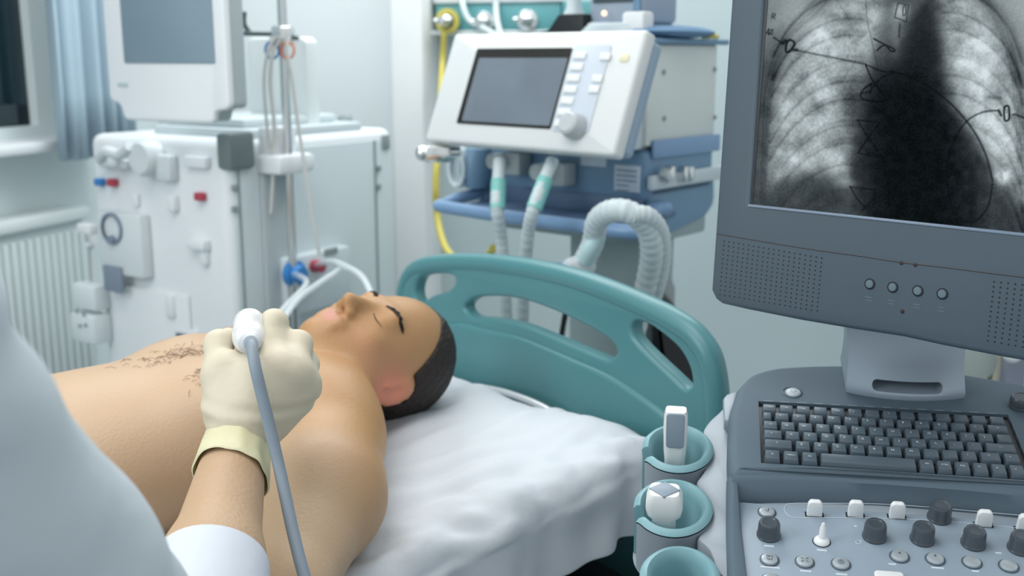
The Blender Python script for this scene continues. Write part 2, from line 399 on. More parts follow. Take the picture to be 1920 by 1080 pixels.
for i, (px, py) in enumerate(((843, 40), (910, 41), (990, 38))):
    q = on(BW, px, py, 'y', -.07); M_ = Matrix.Translation(q) @ RX
    o = part('gas_outlet', MB().lathe([(0, 0), (.035, 0), (.035, .012), (.022, .014), (.02, .04), (.012, .045), (.012, .085), (0, .088)], M=M_).tube([q+V(-.03, -.06, .0), q+V(.03, -.06, .004)], .009), CHROME, gr, BW)
    if i == 0: part('outlet_ring', MB().lathe([(.026, .016), (.042, .016), (.042, .026), (.026, .026)], M=M_), YEL, o, BW, label='yellow outlet ring')
# yellow hose
qa = on(BW, 833, 62, 'y', -.13)
yp = [BW @ qa] + [at(*p) for p in ((829, 130, 3.7), (826, 200, 3.4), (820, 285, 3.2), (817, 350, 3.15), (819, 400, 3.15), (828, 445, 3.1), (842, 474, 3.05), (870, 497, 3.0), (905, 490, 2.9), (925, 465, 2.75))]
solo('oxygen_hose', MB().tube(yp, .0105, smooth=8), YEL, 'yellow gas hose hanging from the first wall outlet behind the ventilator', 'hose')
for nm, pts in (('first', ((866, -30, 3.75), (868, 10, 3.7), (880, 38, 3.68), (905, 52, 3.65), (935, 70, 3.6))), ('second', ((932, -40, 3.7), (930, 5, 3.7), (932, 40, 3.66), (942, 75, 3.6)))):
    solo('tube', MB().tube([at(*p) for p in pts], .010, smooth=8), HOSEW, 'white tube curving down in front of the ' + ('first and second wall outlets' if nm == 'first' else 'second wall outlet, running nearly straight'), 'tube')

# ================================================================== DIALYSIS MACHINE
DF = yawframe((-1.083, 2.859, 0), 33); DW, DD, DH = .476, .631, 1.205
dm = thing('dialysis_machine', 'large white dialysis machine with grey screen standing left of the bed', 'dialysis machine', DF)
b = MB(); b.box((-.05, 0, .14), (DW, DD, DH), .028, seg=4); b.box((-.03, .02, .05), (DW-.02, DD-.02, .16), .02)
part('body', b, WHITE, dm)
sb = MB(); s0 = on(DF, 447, 400, 'x', DW).y; s1 = on(DF, 703, 400, 'x', DW).y
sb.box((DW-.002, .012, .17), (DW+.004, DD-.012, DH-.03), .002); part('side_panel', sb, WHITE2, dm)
sm_ = MB(); sm_.box((DW+.003, s0-.002, .2), (DW+.0065, s0+.004, on(DF, 440, 305, 'x', DW).z), 0); sm_.box((DW+.003, s1-.003, .2), (DW+.0065, s1+.004, DH-.03), 0)
for px, py in ((438, 352), (438, 392), (708, 315), (708, 350), (512, 462)):
    q = on(DF, px, py, 'x', DW+.004); sm_.box(q-V(.001, .008, .008), q+V(.008, .008, .008), .002)
for i in range(5):
    q0 = on(DF, 508, 302+i*14, 'x', DW+.004); sm_.box(q0-V(0, 0, .0015), q0+V(.003, .07, .0025), 0)
part('panel_seam', sm_, GREYM, dm, label='grey seams, vents and catches')
q = on(DF, 722, 266, 'x', DW+.003); part('rear_catch', MB().box(q-V(.001, .016, .02), q+V(.006, .016, .02), .002), GREYM, dm)
q = on(DF, 430, 284, 'x', DW); part('handle', MB().box((DW-.03, -.008, q.z-.045), (DW+.022, .075, q.z+.045), .012), mat('dark_grey_handle', (.16, .20, .20), .5), dm)
cq = on(DF, 478, 310, 'x', DW+.03); part('pole_bracket', MB().box((DW, .09, cq.z-.025), (DW+.085, .215, cq.z+.022), .01).box((DW, .10, cq.z+.0), (DW+.04, .20, cq.z+.09), .01), WHITE, dm)
pc = MB(); pc.box((DW, .095, .25), (DW+.018, .20, cq.z-.02), .01); part('pole_channel', pc, mat('channel_grey', (.46, .52, .54), .5), dm)
# monitor: pedestal, neck plate, housing and glass
pd = MB(); a0 = on(DF, 232, 222, 'y', .12); a1 = on(DF, 440, 240, 'y', .12)
pd.box((.09, .10, DH-.005), (DW-.02, .52, DH+.022), .008); pd.box((.10, .13, DH+.02), (.40, .48, DH+.045), .01)
part('monitor_pedestal', pd, WHITE2, dm)
mo = at(205, 190, 2.66); MF = frame(mo, (math.cos(math.radians(32)), -math.sin(math.radians(32)), 0), (math.sin(math.radians(32)), math.cos(math.radians(32)), 0))
mr = on(MF, 430, 210, 'y', 0).x; sl_ = on(MF, 230, 60, 'y', 0).x; sr_ = on(MF, 401, 60, 'y', 0).x; szb = on(MF, 300, 119, 'y', 0).z
nx0 = on(MF, 226, 210, 'y', 0).x; nx1 = on(MF, 402, 225, 'y', 0).x; nz = on(MF, 300, 228, 'y', 0).z
MFp = MF @ Matrix.Rotation(PI/2, 4, 'X')      # outline drawn in x,z of MF; thickness along -y of MF
hs = MB(); hs.prism(roundpoly([(0, 0), (nx0, -.004), (nx0+.01, nz), (nx1-.005, nz), (nx1, -.015), (mr, -.01), (mr, .62), (0, .62)], .018), -.020, 0, .007, seg=3)
hm = part('monitor_housing', hs, WHITE, dm, MFp)
part('screen', MB().prism(rrect(sl_, szb, sr_, .56, .006), -.002, .0025, .001), DSCR, hm, MFp)
part('rear_housing', MB().prism(roundpoly([(.004, .004), (nx0, .0), (nx0+.012, nz+.004), (nx1-.005, nz+.004), (nx1, -.012), (mr-.001, -.008), (mr-.001, .615), (.004, .615)], .014), -.060, -.018, .006), mat('monitor_side_shade', (.42, .48, .50), .5), hm, MFp)  # rear shell coloured grey: the shade on the monitor's side
part('badge', MB().prism(rrect(-.018, -.005, .018, .004, .003), 0, .0012, 0), mat('badge_grey_green', (.45, .56, .58), .5), hm, MFp @ Matrix.Translation((.055, szb-.05, .001)))
# rear tray box
rq0 = on(DF, 460, 60, 'y', .36); rq1 = on(DF, 582, 190, 'y', .36)
part('solution_box', MB().prism(rrect(rq0.x, DH, rq1.x-.01, rq0.z-.015, .02), -.05, 0, .01, M=Matrix.Translation((0, .36, 0)) @ Matrix.Rotation(PI/2, 4, 'X')), mat('white_translucent_box', (.82, .86, .86), .4), dm)
for px in (602, 656):
    q = on(DF, px, 222, 'y', .60); part('connector_cap', MB().lathe([(0, 0), (.022, 0), (.022, .03), (.015, .04), (0, .042)], M=Matrix.Translation((q.x, .58, DH-.005))), GREYM, dm)
# front furniture
FY = lambda px, py: on(DF, px, py, 'y', 0)
def knob(mb, q, r, h, M=None): mb.lathe([(0, 0), (r, 0), (r, h*.8), (r*.85, h), (0, h)], n=20, M=Matrix.Translation(q) @ RX)
m_ = MB(); q = FY(290, 295); knob(m_, q, .045, .05); q2 = FY(325, 312); m_.box(q2-V(.035, .03, .035), q2+V(.02, 0, .03), .008); q3 = FY(225, 300); m_.box(q3-V(.06, .03, .02), q3+V(.06, 0, .005), .01)
m_.tube([FY(205, 296)+V(0, -.03, 0), FY(225, 282)+V(0, -.04, 0), FY(250, 288)+V(0, -.04, 0), FY(275, 272)+V(0, -.05, 0)], .014, smooth=5); m_.ball(q3+V(.02, -.03, .0), .022)
part('pump_rotor', m_, mat('pump_pale_grey', (.66, .71, .73), .35), dm)
for px, py, A, B_ in ((380, 302, (.05, .02, .016), (.03, 0, .012)), (330, 380, (.014, .02, .02), (.014, 0, .02)), (380, 458, (.035, .025, .012), (.03, 0, .014)), (386, 474, (.01, .015, .03), (.015, 0, .02)), (178, 428, (.04, .03, .014), (.02, 0, .014)), (328, 572, (.015, .02, .03), (.015, 0, .03)), (258, 372, (.012, .012, .02), (.012, 0, .012))):
    q = FY(px, py); part('tube_clamp', MB().box(q-V(*A), q+V(*B_), .005), WHITE, dm)
for px, py, mm in ((193, 340, BLUEC), (217, 341, REDP), (381, 367, REDP)):
    q = FY(px, py); part('line_clip', MB().box(q-V(.014, .02, .011), q+V(.014, 0, .009), .004), mm, dm, label='blue line clip' if mm is BLUEC else 'red line clip')
m_ = MB(); a = FY(200, 392); c_ = FY(290, 520); m_.box((a.x, -.035, c_.z), (c_.x, 0, a.z), .008)
pm = part('blood_pump_module', m_, mat('module_white', (.70, .75, .77), .4), dm)
m_ = MB(); q = FY(232, 425)+V(0, -.035, 0); m_.lathe([(.034, 0), (.042, 0), (.042, .006), (.034, .006)], M=Matrix.Translation(q) @ RX); part('pump_cover', MB().box(q+V(-.045, -.008, -.17), q+V(.03, 0, -.10), .006), mat('pump_slate', (.22, .27, .34), .5), pm, DF); part('pump_shaft', MB().lathe([(0, .0), (.012, 0), (.012, .012), (0, .012)], M=Matrix.Translation(q+V(0, 0, -.03)) @ RX), mat('pump_slate', (.22, .27, .34), .5), pm, DF)
part('pump_track', m_, mat('pump_slate', (.22, .27, .34), .5), pm, DF)
m_ = MB(); a = FY(176, 540); c_ = FY(214, 640); m_.box((a.x-.03, -.05, a.z-.05), (c_.x, 0, a.z+.02), .008); m_.box((a.x-.035, -.06, c_.z), (c_.x, 0, a.z-.06), .01)
part('syringe_holder', m_, mat('holder_pale', (.72, .78, .80), .4), dm)
m_ = MB(); q = FY(190, 590)+V(0, -.06, 0)
for dx, dz in ((-.02, .02), (.01, .015), (-.01, -.02), (.015, -.015)): part('holder_catch', MB().box(q+V(dx-.005, -.004, dz-.005), q+V(dx+.005, 0, dz+.005), .001), GREYM, dm)
a = FY(332, 612); c_ = FY(378, 650); lp = part('lower_display', MB().box((a.x, -.012, c_.z), (c_.x, 0, a.z), .004), WHITE, dm)
part('display_glass', MB().box((a.x+.01, -.014, c_.z+.01), (c_.x-.012, -.01, a.z-.012), .001), mat('small_display', (.07, .10, .14), .3), lp, DF)
part('door', MB().box((.02, -.01, .18), (DW-.16, 0, FY(250, 535).z), .006), WHITE, dm)
# side connector block
SX = lambda px, py, o=0: on(DF, px, py, 'x', DW+o)
a = SX(515, 480); c_ = SX(640, 560); cbk = part('connector_block', MB().box((DW, a.y, c_.z), (DW+.04, c_.y, SX(600, 465).z), .008), mat('connector_white', (.62, .69, .72), .4), dm)
RY = Matrix.Rotation(PI/2, 4, 'Y')
q = SX(546, 512, .04); part('coupling', MB().lathe([(0, 0), (.032, 0), (.034, .02), (.024, .022), (.02, .04), (0, .04)], M=Matrix.Translation(q) @ RY), BLUEC, cbk, DF)
q = SX(588, 498, .04); part('coupling', MB().lathe([(0, 0), (.016, 0), (.016, .03), (0, .03)], M=Matrix.Translation(q) @ RY), REDP, cbk, DF)
q = SX(622, 470, .04); part('dark_label', MB().box(q-V(0, .03, .008), q+V(.004, .02, .008), .001), GREYM, cbk, DF)
# clear lines
for i, pts in enumerate((((548, 512, 2.72), (575, 530, 2.45), (540, 570, 2.3), (505, 610, 2.2), (470, 660, 2.1)), ((590, 498, 2.8), (620, 490, 2.55), (650, 500, 2.4), (680, 520, 2.3), (700, 560, 2.2)), ((605, 490, 2.85), (640, 500, 2.5), (600, 530, 2.35), (560, 560, 2.25), (530, 600, 2.15)))):
    solo('dialysis_line', MB().tube([at(*p) for p in pts], .007, smooth=8), CLEAR, ['clear tube from the blue coupling running down to the bed', 'clear tube looping right from the red coupling', 'clear tube crossing down left between the two couplings'][i], 'tube')
# infusion pole
pb = DF @ V(DW+.055, .15, 0); PF = Matrix.Translation(pb)
ip = thing('infusion_pole', 'chrome infusion pole with hooks clamped beside the dialysis machine', 'infusion pole', Matrix.Translation((pb.x, pb.y, 0)))
part('pole', MB().tube([(0, 0, .0), (0, 0, 2.3)], .011, n=16), CHROME, ip)
hz = on(PF, 485, 64, 'y', 0).z
hk = MB(); l0 = on(PF, 405, 62, 'y', 0); l1 = on(PF, 560, 72, 'y', 0); hk.tube([l0, V(0, -.012, hz), l1], .006)
hk.tube([on(PF, 458, 22, 'y', 0), on(PF, 458, 45, 'y', 0), on(PF, 470, 62, 'y', 0)], .006, smooth=5)
part('hook_bar', hk, mat('gunmetal', (.12, .15, .15), .35, metal=.8), ip)
for px, py in ((407, 62), (437, 63), (451, 62)): part('bar_stop', MB().ball(on(PF, px, py, 'y', 0), .011, n=12), CHROME, ip)
part('clamp', MB().box((-.025, -.022, hz-.03), (.025, .022, hz+.02), .006), CHROME, ip)
part('upper_clamp', MB().box((-.02, -.05, hz+.12), (.035, .02, hz+.16), .008), CHROME, ip)
for i, (x, col, nm) in enumerate(((510, BLUEC, 'blue'), (539, mat('orange_ring', (.75, .25, .12), .5), 'orange'))):
    q = on(PF, x, 94, 'y', -.02); hn = thing('hanging_tube', nm + ' ringed thin tube hanging from the infusion pole hook bar', 'tube', PF)
    part('ring', MB().tube([q+V(.016*math.cos(t), 0, .02*math.sin(t)) for t in [2*PI*k/20 for k in range(20)]], .003, closed=True, n=8), col, hn)
    pts = [on(PF, x-2+i*2, 68, 'y', -.02), on(PF, x, 100, 'y', -.03), on(PF, [506, 548][i], 150, 'y', -.03), on(PF, [514, 560][i], 240, 'y', -.03), on(PF, [512, 590][i], 330+i*100, 'y', -.03), on(PF, [508, 600][i], 400+i*80, 'y', -.02)]
    part('line', MB().tube(pts, .0045, smooth=8, n=8), mat('thin_line_beige', (.62, .62, .60), .5), hn)
solo('hanging_loop', MB().tube([on(PF, *p, 'y', -.03) for p in ((520, 68), (503, 95), (495, 150), (500, 230), (507, 290), (515, 240), (508, 160), (512, 100), (528, 70))], .004, smooth=8, n=8), mat('thin_line_beige', (.6, .6, .6)), 'looped pale thin line hanging beside the chrome pole', 'tube', PF)

# ================================================================== VENTILATOR
VF = yawframe((.29, 2.35, 0), 40)
vt = thing('ventilator', 'blue and white ventilator with tilted screen behind the headboard', 'ventilator', VF)
part('base_unit', MB().box((-.50, .0, 1.085), (0, .30, 1.205), .02, seg=3).prism(roundpoly([(.02, 1.14), (.30, 1.15), (.31, 1.06), (.27, 1.03), (.06, 1.0), (.02, 1.02)], .02), -.30, 0, .008, M=Matrix(((0, 0, 1, 0), (1, 0, 0, 0), (0, 1, 0, 0), (0, 0, 0, 1)))), BLUEP, vt)
part('cabinet', MB().box((-.46, .004, 1.212), (-.002, .298, 1.43), .006).box((-.44, .02, 1.19), (-.02, .28, 1.22), 0), CAB, vt)
part('front_column', MB().box((-.40, -.06, 1.205), (-.012, .01, 1.42), .008), WHITE2, vt)
part('top_plate', MB().box((-.50, -.02, 1.43), (.012, .33, 1.443), .005), BLUEP, vt)
part('trim_strip', MB().box((.0, .02, 1.185), (.008, .31, 1.225), .003), BLUEP2, vt)
m_ = MB(); m_.box((.004, -.0, 1.118), (.018, .33, 1.150), .004); part('side_rail', m_, mat('rail_pale', (.55, .62, .66), .4), vt)
for px in (1250, 1275, 1286):
    q = on(VF, px, 324, 'x', .018); m_ = MB().box(q-V(.002, .01, .018), q+V(.02, .008, .016), .004)
    if px == 1250: m_.tube([on(VF, 1244, 322, 'x', .03), on(VF, 1254, 335, 'x', .03)], .011)
    part('rail_clamp', m_, CHROME, vt)
q = on(VF, 1205, 180, 'x', .0)
part('latch', MB().tube([on(VF, 1212, 155, 'y', -.061), on(VF, 1203, 172, 'y', -.062), on(VF, 1196, 196, 'y', -.061)], .009, smooth=4), BLACK, vt)
for px, py in ((1245, 135), (1341, 130), (1246, 222), (1341, 220)):
    q = on(VF, px, py, 'x', 0); part('cabinet_screw', MB().lathe([(0, 0), (.006, 0), (.005, .002), (0, .002)], n=12, M=Matrix.Translation(q) @ RY), GREYM, vt)
# labels on blue base
q0 = on(VF, 1153, 308, 'y', -.001); q1 = on(VF, 1200, 362, 'y', -.001)
lb = part('label_plate', MB().box((q0.x, -.004, q1.z), (min(q1.x, -.01), 0, q0.z), .001), mat('label_white', (.62, .68, .76), .5), vt)
lm = MB()
for i in range(5): zz = q0.z-.012-i*.011; lm.box((q0.x+.006, -.0048, zz-.0016), (min(q1.x, -.01)-.008-(.02 if i > 2 else 0), -.0038, zz+.0016), 0)
part('print', lm, mat('label_ink', (.2, .25, .32), .6), lb, VF)
q0 = on(VF, 1090, 300, 'y', -.001); part('label_strip', MB().box((q0.x, -.004, q0.z-.012), (q0.x+.07, 0, q0.z+.012), .001), mat('label_white', (.62, .68, .76)), vt)
# tilted control screen
a45 = math.radians(45); tl = math.radians(22)
u_ = V(math.cos(a45), -math.sin(a45), 0); n_ = V(math.sin(a45), math.cos(a45), 0); k_ = V(0, 0, 1)*math.cos(tl)+n_*math.sin(tl)
so = at(795, 263, 2.44); SF = frame(so, u_, k_)          # z of SF points out of the screen (towards the viewer)
SF = frame(so, u_, k_); 
S = lambda px, py, z=0: on(SF, px, py, 'z', z)
ow, oh = S(1150, 290).x, (S(1216, 60).y+S(850, 58).y)/2
hs = MB(); hs.prism(rrect(0, 0, ow, oh, .008), -.035, 0, .008, seg=3)
sh = part('screen_housing', hs, mat('screen_housing_white', (.70, .72, .72), .35), vt, SF)
part('housing_back', MB().prism(rrect(.008, .01, ow-.002, oh-.008, .012), -.065, -.03, .01), mat('housing_back_blue', (.28, .38, .48), .4), sh, SF)
a = S(856, 232); b_ = S(1072, 90); c_ = S(1035, 242)
x0 = a.x; x1 = (b_.x+c_.x)/2; y0 = (a.y+c_.y)/2; y1 = b_.y
part('bezel', MB().prism(rrect(x0, y0, x1, y1, .004), -.002, .0015, 0), mat('bezel_black', (.01, .009, .006), .35), sh, SF)
part('screen', MB().prism(rrect(x0+.016, y0+.006, x1-.004, y1-.022, .004), 0, .0025, 0), VSCR, sh, SF)
kx0 = x1+.004; kx1 = S(1150, 80).x
part('keypad', MB().prism(rrect(kx0, y0-.004, kx1, y1+.006, .008), 0, .0022, .001), mat('keypad_grey', (.56, .62, .69), .45), sh, SF)
bw = MB(); 
for i in range(7):
    yy = y1-.018-i*((y1-y0-.03)/6); part('keypad_button', MB().prism(rrect(kx0+.006, yy-.0075, kx0+.040, yy+.0075, .003), .001, .006, .0015), TOGGLE, sh, SF)
for px, py in ((1137, 108), (1122, 149), (1116, 169)):
    q = S(px, py); part('keypad_button', MB().prism(rrect(q.x-.013, q.y-.0075, q.x+.013, q.y+.0075, .003), .001, .006, .0015), TOGGLE, sh, SF)
q = S(1082, 240); part('rotary_knob', MB().lathe([(0, .0), (.026, 0), (.027, .012), (.023, .03), (.018, .034), (0, .034)], M=Matrix.Translation((q.x, q.y, .001))), mat('knob_pale_grey', (.50, .54, .56), .4), sh, SF)
q = S(1171, 109); part('alarm_lamp', MB().prism(rrect(q.x-.012, q.y-.008, q.x+.012, q.y+.008, .006), -.001, .002, .001), mat('pale_yellow', (.75, .72, .5), .5), sh, SF)
part('screen_arm', MB().tube([SF @ V(ow*.62, oh*.4, -.04), VF @ V(-.2, .05, 1.30)], .035), GREYM, sh, Matrix.Identity(4))
# handle tube and tray
hz_ = 1.055
H = [on(VF, *p, 'z', hz_) for p in ((817, 386), (1172, 434))]
yF = (H[0].y+H[1].y)/2
hl = [V(-.48, .02, hz_+.02), V(H[0].x+.01, -.06, hz_+.012), V(H[0].x, H[0].y+.03, hz_), V(H[0].x+.03, H[0].y, hz_), V((H[0].x+H[1].x)/2, (H[0].y+H[1].y)/2-.012, hz_), V(H[1].x-.02, H[1].y, hz_), V(H[1].x+.03, H[1].y+.04, hz_), V(.02, -.0, hz_+.02), V(.02, .06, hz_+.02)]
part('handle', MB().tube(hl, .0155, smooth=8, n=16), BLUEP2, vt)
part('tray', MB().prism(roundpoly([(-.50, .25), (H[0].x+.05, H[0].y+.05), (H[1].x-.02, H[1].y+.03), (-.02, .25)], .02), hz_-.01, hz_+.005, .003).box((-.49, -.002, hz_), (-.01, .25, 1.10), .003), mat('tray_navy', (.09, .15, .25), .5), vt)
# connectors
for px, py in ((965, 300), (1048, 320)):
    m_ = MB(); q = on(VF, px, py, 'y', -.03); m_.box(q-V(.022, .02, .035), q+V(.03, .03, .02), .008); m_.lathe([(0, 0), (.018, 0), (.018, .05), (0, .05)], M=Matrix.Translation(q+V(-.02, -.01, 0)) @ RX)
    part('breathing_port', m_, mat('port_grey', (.45, .50, .50), .4), vt)
q = on(VF, 905, 312, 'y', .0); part('water_trap', MB().lathe([(0, -.05), (.03, -.05), (.042, -.02), (.042, .02), (.03, .045), (0, .05)], M=Matrix.Translation(q+V(0, -.02, 0))), BLUEP, vt)
solo('coiled_tube', MB().tube([V(q.x-.03+.028*math.cos(t), -.04-.002*t, q.z+.0+.045*math.sin(t)) for t in [k*.35 for k in range(40)]], .006, n=8), HOSEW, 'white coiled tube at the left of the ventilator under its screen', 'tube', VF)
q = at(822, 287, 2.45); solo('gas_connector', MB().box(q-V(.03, .02, .02), q+V(.03, .02, .018), .006).tube([q-V(.035, 0, 0), q+V(.05, 0, .003)], .012).ball(q-V(.035, 0, 0), .018), CHROME, 'metal gas connector with black cap at the lower left corner of the ventilator screen', 'connector')
# cart column
cx = [on(VF, p, 520, 'y', .08).x for p in (1066, 1196)]
part('cart_column', MB().box((cx[0], .08, .14), (cx[1], .24, 1.01), .01).box((-.46, .02, .99), (-.01, .29, 1.09), .01), mat('column_grey', (.32, .40, .41), .5), vt)
part('cart_base', MB().box((-.5, -.0, .07), (.02, .42, .15), .03), GREYM, vt)
for x in (-.45, -.03):
    for y in (.05, .37): part('castor', MB().lathe([(0, -.012), (.03, -.012), (.035, -.006), (.035, .006), (.03, .012), (0, .012)], M=Matrix.Translation((x, y, .035)) @ RY), BLACK, vt)
q = at(1238, 540, 2.5); part('side_cylinder', MB().lathe([(0, .15), (.045, .15), (.045, q.z+.0), (.03, q.z+.04), (0, q.z+.05)], M=Matrix.Translation((q.x-.01, q.y, 0))), GREYM, vt, Matrix.Identity(4), label='grey upright cylinder at the side of the cart')
q = at(1262, 650, 2.3); solo('bag', MB().prism(roundpoly([(-.03, 0), (.10, 0), (.07, q.z-.0), (-.02, q.z+.12), (-.06, q.z+.14)], .02), -.05, .05, .015, M=Matrix.Translation((q.x, q.y, 0)) @ Matrix.Rotation(PI/2, 4, 'X')), BLACK, 'black tapered bag standing on the floor behind the headboard', 'bag')
# hoses
def ribbed(r): 
    return lambda t, r=r: r*(1+.06*math.sin(t*420))
def hose(pts, r, mm, nm, label, cuffs=()):
    P = [at(*p) for p in pts]; ln = sum((P[i+1]-P[i]).length for i in range(len(P)-1)); k = 24
    t_ = thing(nm, label, 'hose', Matrix.Translation(P[-1]))
    part('corrugated_tube', MB().tube(P, r, smooth=k, n=14, rfun=lambda t: r*(1+.035*math.sin(t*ln/.006*2))), mm, t_, Matrix.Identity(4))
    for a, b2, rr in cuffs: part('hose_cuff', MB().tube([at(*a), at(*b2)], rr, n=16), HOSET, t_, Matrix.Identity(4), label='teal rubber cuff')
hose(((937, 300, 2.33), (934, 340, 2.30), (932, 392, 2.27), (940, 450, 2.30), (945, 520, 2.32), (950, 600, 2.35), (952, 700, 2.4)), .0135, HOSEW, 'breathing_hose', 'left white breathing hose with teal cuff hanging below the ventilator screen', [((935, 338, 2.30), (933, 392, 2.27), .0165)])
hose(((1036, 302, 2.24), (1022, 335, 2.20), (1000, 392, 2.17), (990, 440, 2.2), (983, 520, 2.25), (980, 600, 2.3), (980, 700, 2.35)), .0135, HOSEW, 'breathing_hose', 'slanting white breathing hose with teal cuff, second from left under the ventilator screen', [((1023, 335, 2.20), (1001, 392, 2.17), .0165)])
hose(((1095, 490, 2.12), (1112, 455, 2.10), (1120, 415, 2.06), (1145, 396, 2.02), (1180, 398, 2.0), (1212, 425, 2.02), (1222, 470, 2.05), (1215, 520, 2.1), (1200, 580, 2.15), (1185, 650, 2.2)), .022, HOSEW, 'breathing_hose', 'thick translucent hose arching over the right corner of the ventilator handle')
hose(((1185, 402, 1.99), (1215, 405, 2.0), (1238, 435, 2.04), (1242, 480, 2.08), (1233, 530, 2.12), (1215, 590, 2.2)), .017, HOSEW, 'breathing_hose', 'outer translucent hose curving beside the thick arched hose')
t_ = thing('breathing_circuit_connector', 'pale blue elbow and clear bag connector dangling above the headboard centre', 'connector', Matrix.Translation(at(1095, 470, 2.1)))
part('elbow', MB().tube([at(1122, 440, 2.08), at(1108, 465, 2.08), at(1096, 490, 2.09)], .017, smooth=4), mat('pale_aqua', (.50, .68, .70), .4), t_, Matrix.Identity(4))
part('filter', MB().ball(at(1085, 500, 2.1), (.035, .02, .022)), CLEAR, t_, Matrix.Identity(4))
part('ring', MB().tube([at(1045, 497, 2.1), at(1070, 505, 2.1)], .006), BLUEC, t_, Matrix.Identity(4))
solo('cable', MB().tube([at(*p) for p in ((1066, 560, 2.2), (1058, 600, 2.2), (1050, 650, 2.2), (1040, 720, 2.25))], .006, smooth=6), BLACK, 'short black cable seen through the wide slot of the headboard', 'cable')
# things on top of the ventilator
TZ = 1.443
t_ = thing('patient_monitor', 'small grey blue patient monitor standing on top of the ventilator', 'monitor', VF)
c0 = on(VF, 1103, 30, 'y', .05); c1 = on(VF, 1203, 30, 'y', .05)
part('body', MB().box((c0.x, .05, 1.475), (c1.x, .2, 1.75), .012).box((c0.x+.01, .03, TZ), (c1.x-.01, .2, 1.48), .008), mat('monitor_grey_blue', (.35, .42, .50), .45), t_)
part('display', MB().box((c0.x+.015, .046, 1.52), (c1.x-.02, .052, 1.68), .002), mat('monitor_display_dark', (.06, .08, .09), .3), t_)
part('side_trim', MB().box((c1.x-.02, .044, 1.50), (c1.x-.002, .052, 1.70), .003), BLUEP, t_)
part('lamp', MB().ball(on(VF, 1133, 25, 'y', .028), .006), mat('amber_lamp', (.9, .6, .35), .4, emit=(1, .7, .45, 1.5)), t_)
q = on(VF, 1190, 40, 'y', .0); solo('box', MB().box((q.x-.035, .0, TZ), (q.x+.022, .045, TZ+.055), .008), TOGGLE, 'white box on top of the ventilator to the right of the small monitor', 'box', VF)
q = on(VF, 1140, 46, 'y', .0); m_ = MB()
for k in range(4): m_.tube([q+V((.085-.008*k)*math.cos(t)-.0, .02+(.03)*math.sin(t), .0+.006*k-(q.z-TZ-.008)) for t in [2*PI*i/28 for i in range(28)]], .006, closed=True, n=8)
solo('coiled_cable', m_, HOSEW, 'coiled pale cable lying in front of the small monitor', 'cable', VF)
q = on(VF, 1032, 48, 'y', .03); m_ = MB().prism(roundpoly([(q.x-.10, 0), (q.x+.10, 0), (q.x+.10, .055), (q.x+.03, .055), (q.x+.0, .02), (q.x-.1, .01)], .006), -.06, .0, .004, M=Matrix.Translation((0, .02, TZ)) @ RX)
solo('case', m_, BLACK, 'flat black case on top of the ventilator left of the small monitor', 'case', VF)
q = on(VF, 1075, 15, 'y', .06); solo('resuscitation_mask', MB().lathe([(.045, 0), (.05, .01), (.035, .04), (.018, .07), (.016, .10), (0, .10)], M=Matrix.Translation((q.x-.02, .09, TZ))), HOSEW, 'clear white mask piece between the black case and small monitor', 'mask', VF)
q = on(VF, 1258, 70, 'x', -.0); m_ = MB(); m_.ball((-.03, .14, TZ+.014), (.07, .15, .0145)); 
t_ = thing('cushion', 'flat blue cushion lying on the right end of the ventilator top', 'cushion', VF); part('cushion', m_, mat('cushion_blue', (.14, .26, .42), .7), t_)
part('strap', MB().tube([(-.01, .235, TZ+.006), (.01, .25, TZ+.006), (.005, .28, TZ+.006)], .005, smooth=5), YEL, t_)

# ================================================================== BED
BS = .936; BO = V(.046, 1.832, 1.4*(1-BS)); EL = V(-.812, -.584, 0).normalized()
BF = frame(BO, EL, (0, 0, 1), BS)
ez = V(0, 0, 1); ew = ez.cross(EL); BF = Matrix.Translation(BO) @ (Matrix((EL, ew, ez)).transposed()*BS).to_4x4()   # x to the foot, y to the near side, z up
FLOORL = -1.4*(1-BS)/BS
def mz(l):
    """mattress top height: raised backrest that levels out towards the foot"""
    if l < .95: return .835-.185*(l-.1)
    t = min((l-.95)/.12, 1); return (.835-.185*.85)-.0*t
bed = thing('hospital_bed', 'hospital bed with arched teal plastic headboard and raised backrest', 'bed', BF)
# headboard panel in the plane x = 0 : outline (y, z)
HP = BF @ Matrix(((0, 0, 1, 0), (1, 0, 0, 0), (0, 1, 0, 0), (0, 0, 0, 1)))     # local (X,Y,Z) -> (y,z,x)
def hb(px, py): q = on(BF, px, py, 'x', 0); return (q.y, q.z)
topx = [(753, 545), (758, 520), (770, 498), (790, 485), (826, 478), (880, 476), (946, 480), (1015, 490), (1084, 506), (1152, 529), (1221, 558), (1262, 578), (1303, 604), (1328, 631), (1346, 663), (1356, 705), (1360, 745), (1361, 790)]
top = [hb(*p) for p in topx]
top = [tuple(p) for p in catmull([V(a, b_, 0) for a, b_ in top], 4)]; top = [(p[0], p[1]) for p in top]
def inset(pts, d):
    o = []
    for i, p in enumerate(pts):
        t = (pts[min(i+1, len(pts)-1)]-pts[max(i-1, 0)]).normalized(); o.append(p+V(t.y, -t.x, 0)*d)
    return o
oi = [(p.x, p.y) for p in inset([V(a, b_, 0) for a, b_ in top], .010)]
outer = oi+[(oi[-1][0]-.008, .70), (oi[-1][0]-.03, .50), (oi[0][0]+.03, .50), (oi[0][0]+.010, .70)]
def loop(pts, k=5): return [(p.x, p.y) for p in catmull([V(*hb(*q), 0) for q in pts], k, True)]
hA = loop([(788, 545), (795, 522), (812, 513), (845, 512), (862, 518), (862, 532), (848, 545), (825, 552), (806, 562), (794, 566)])
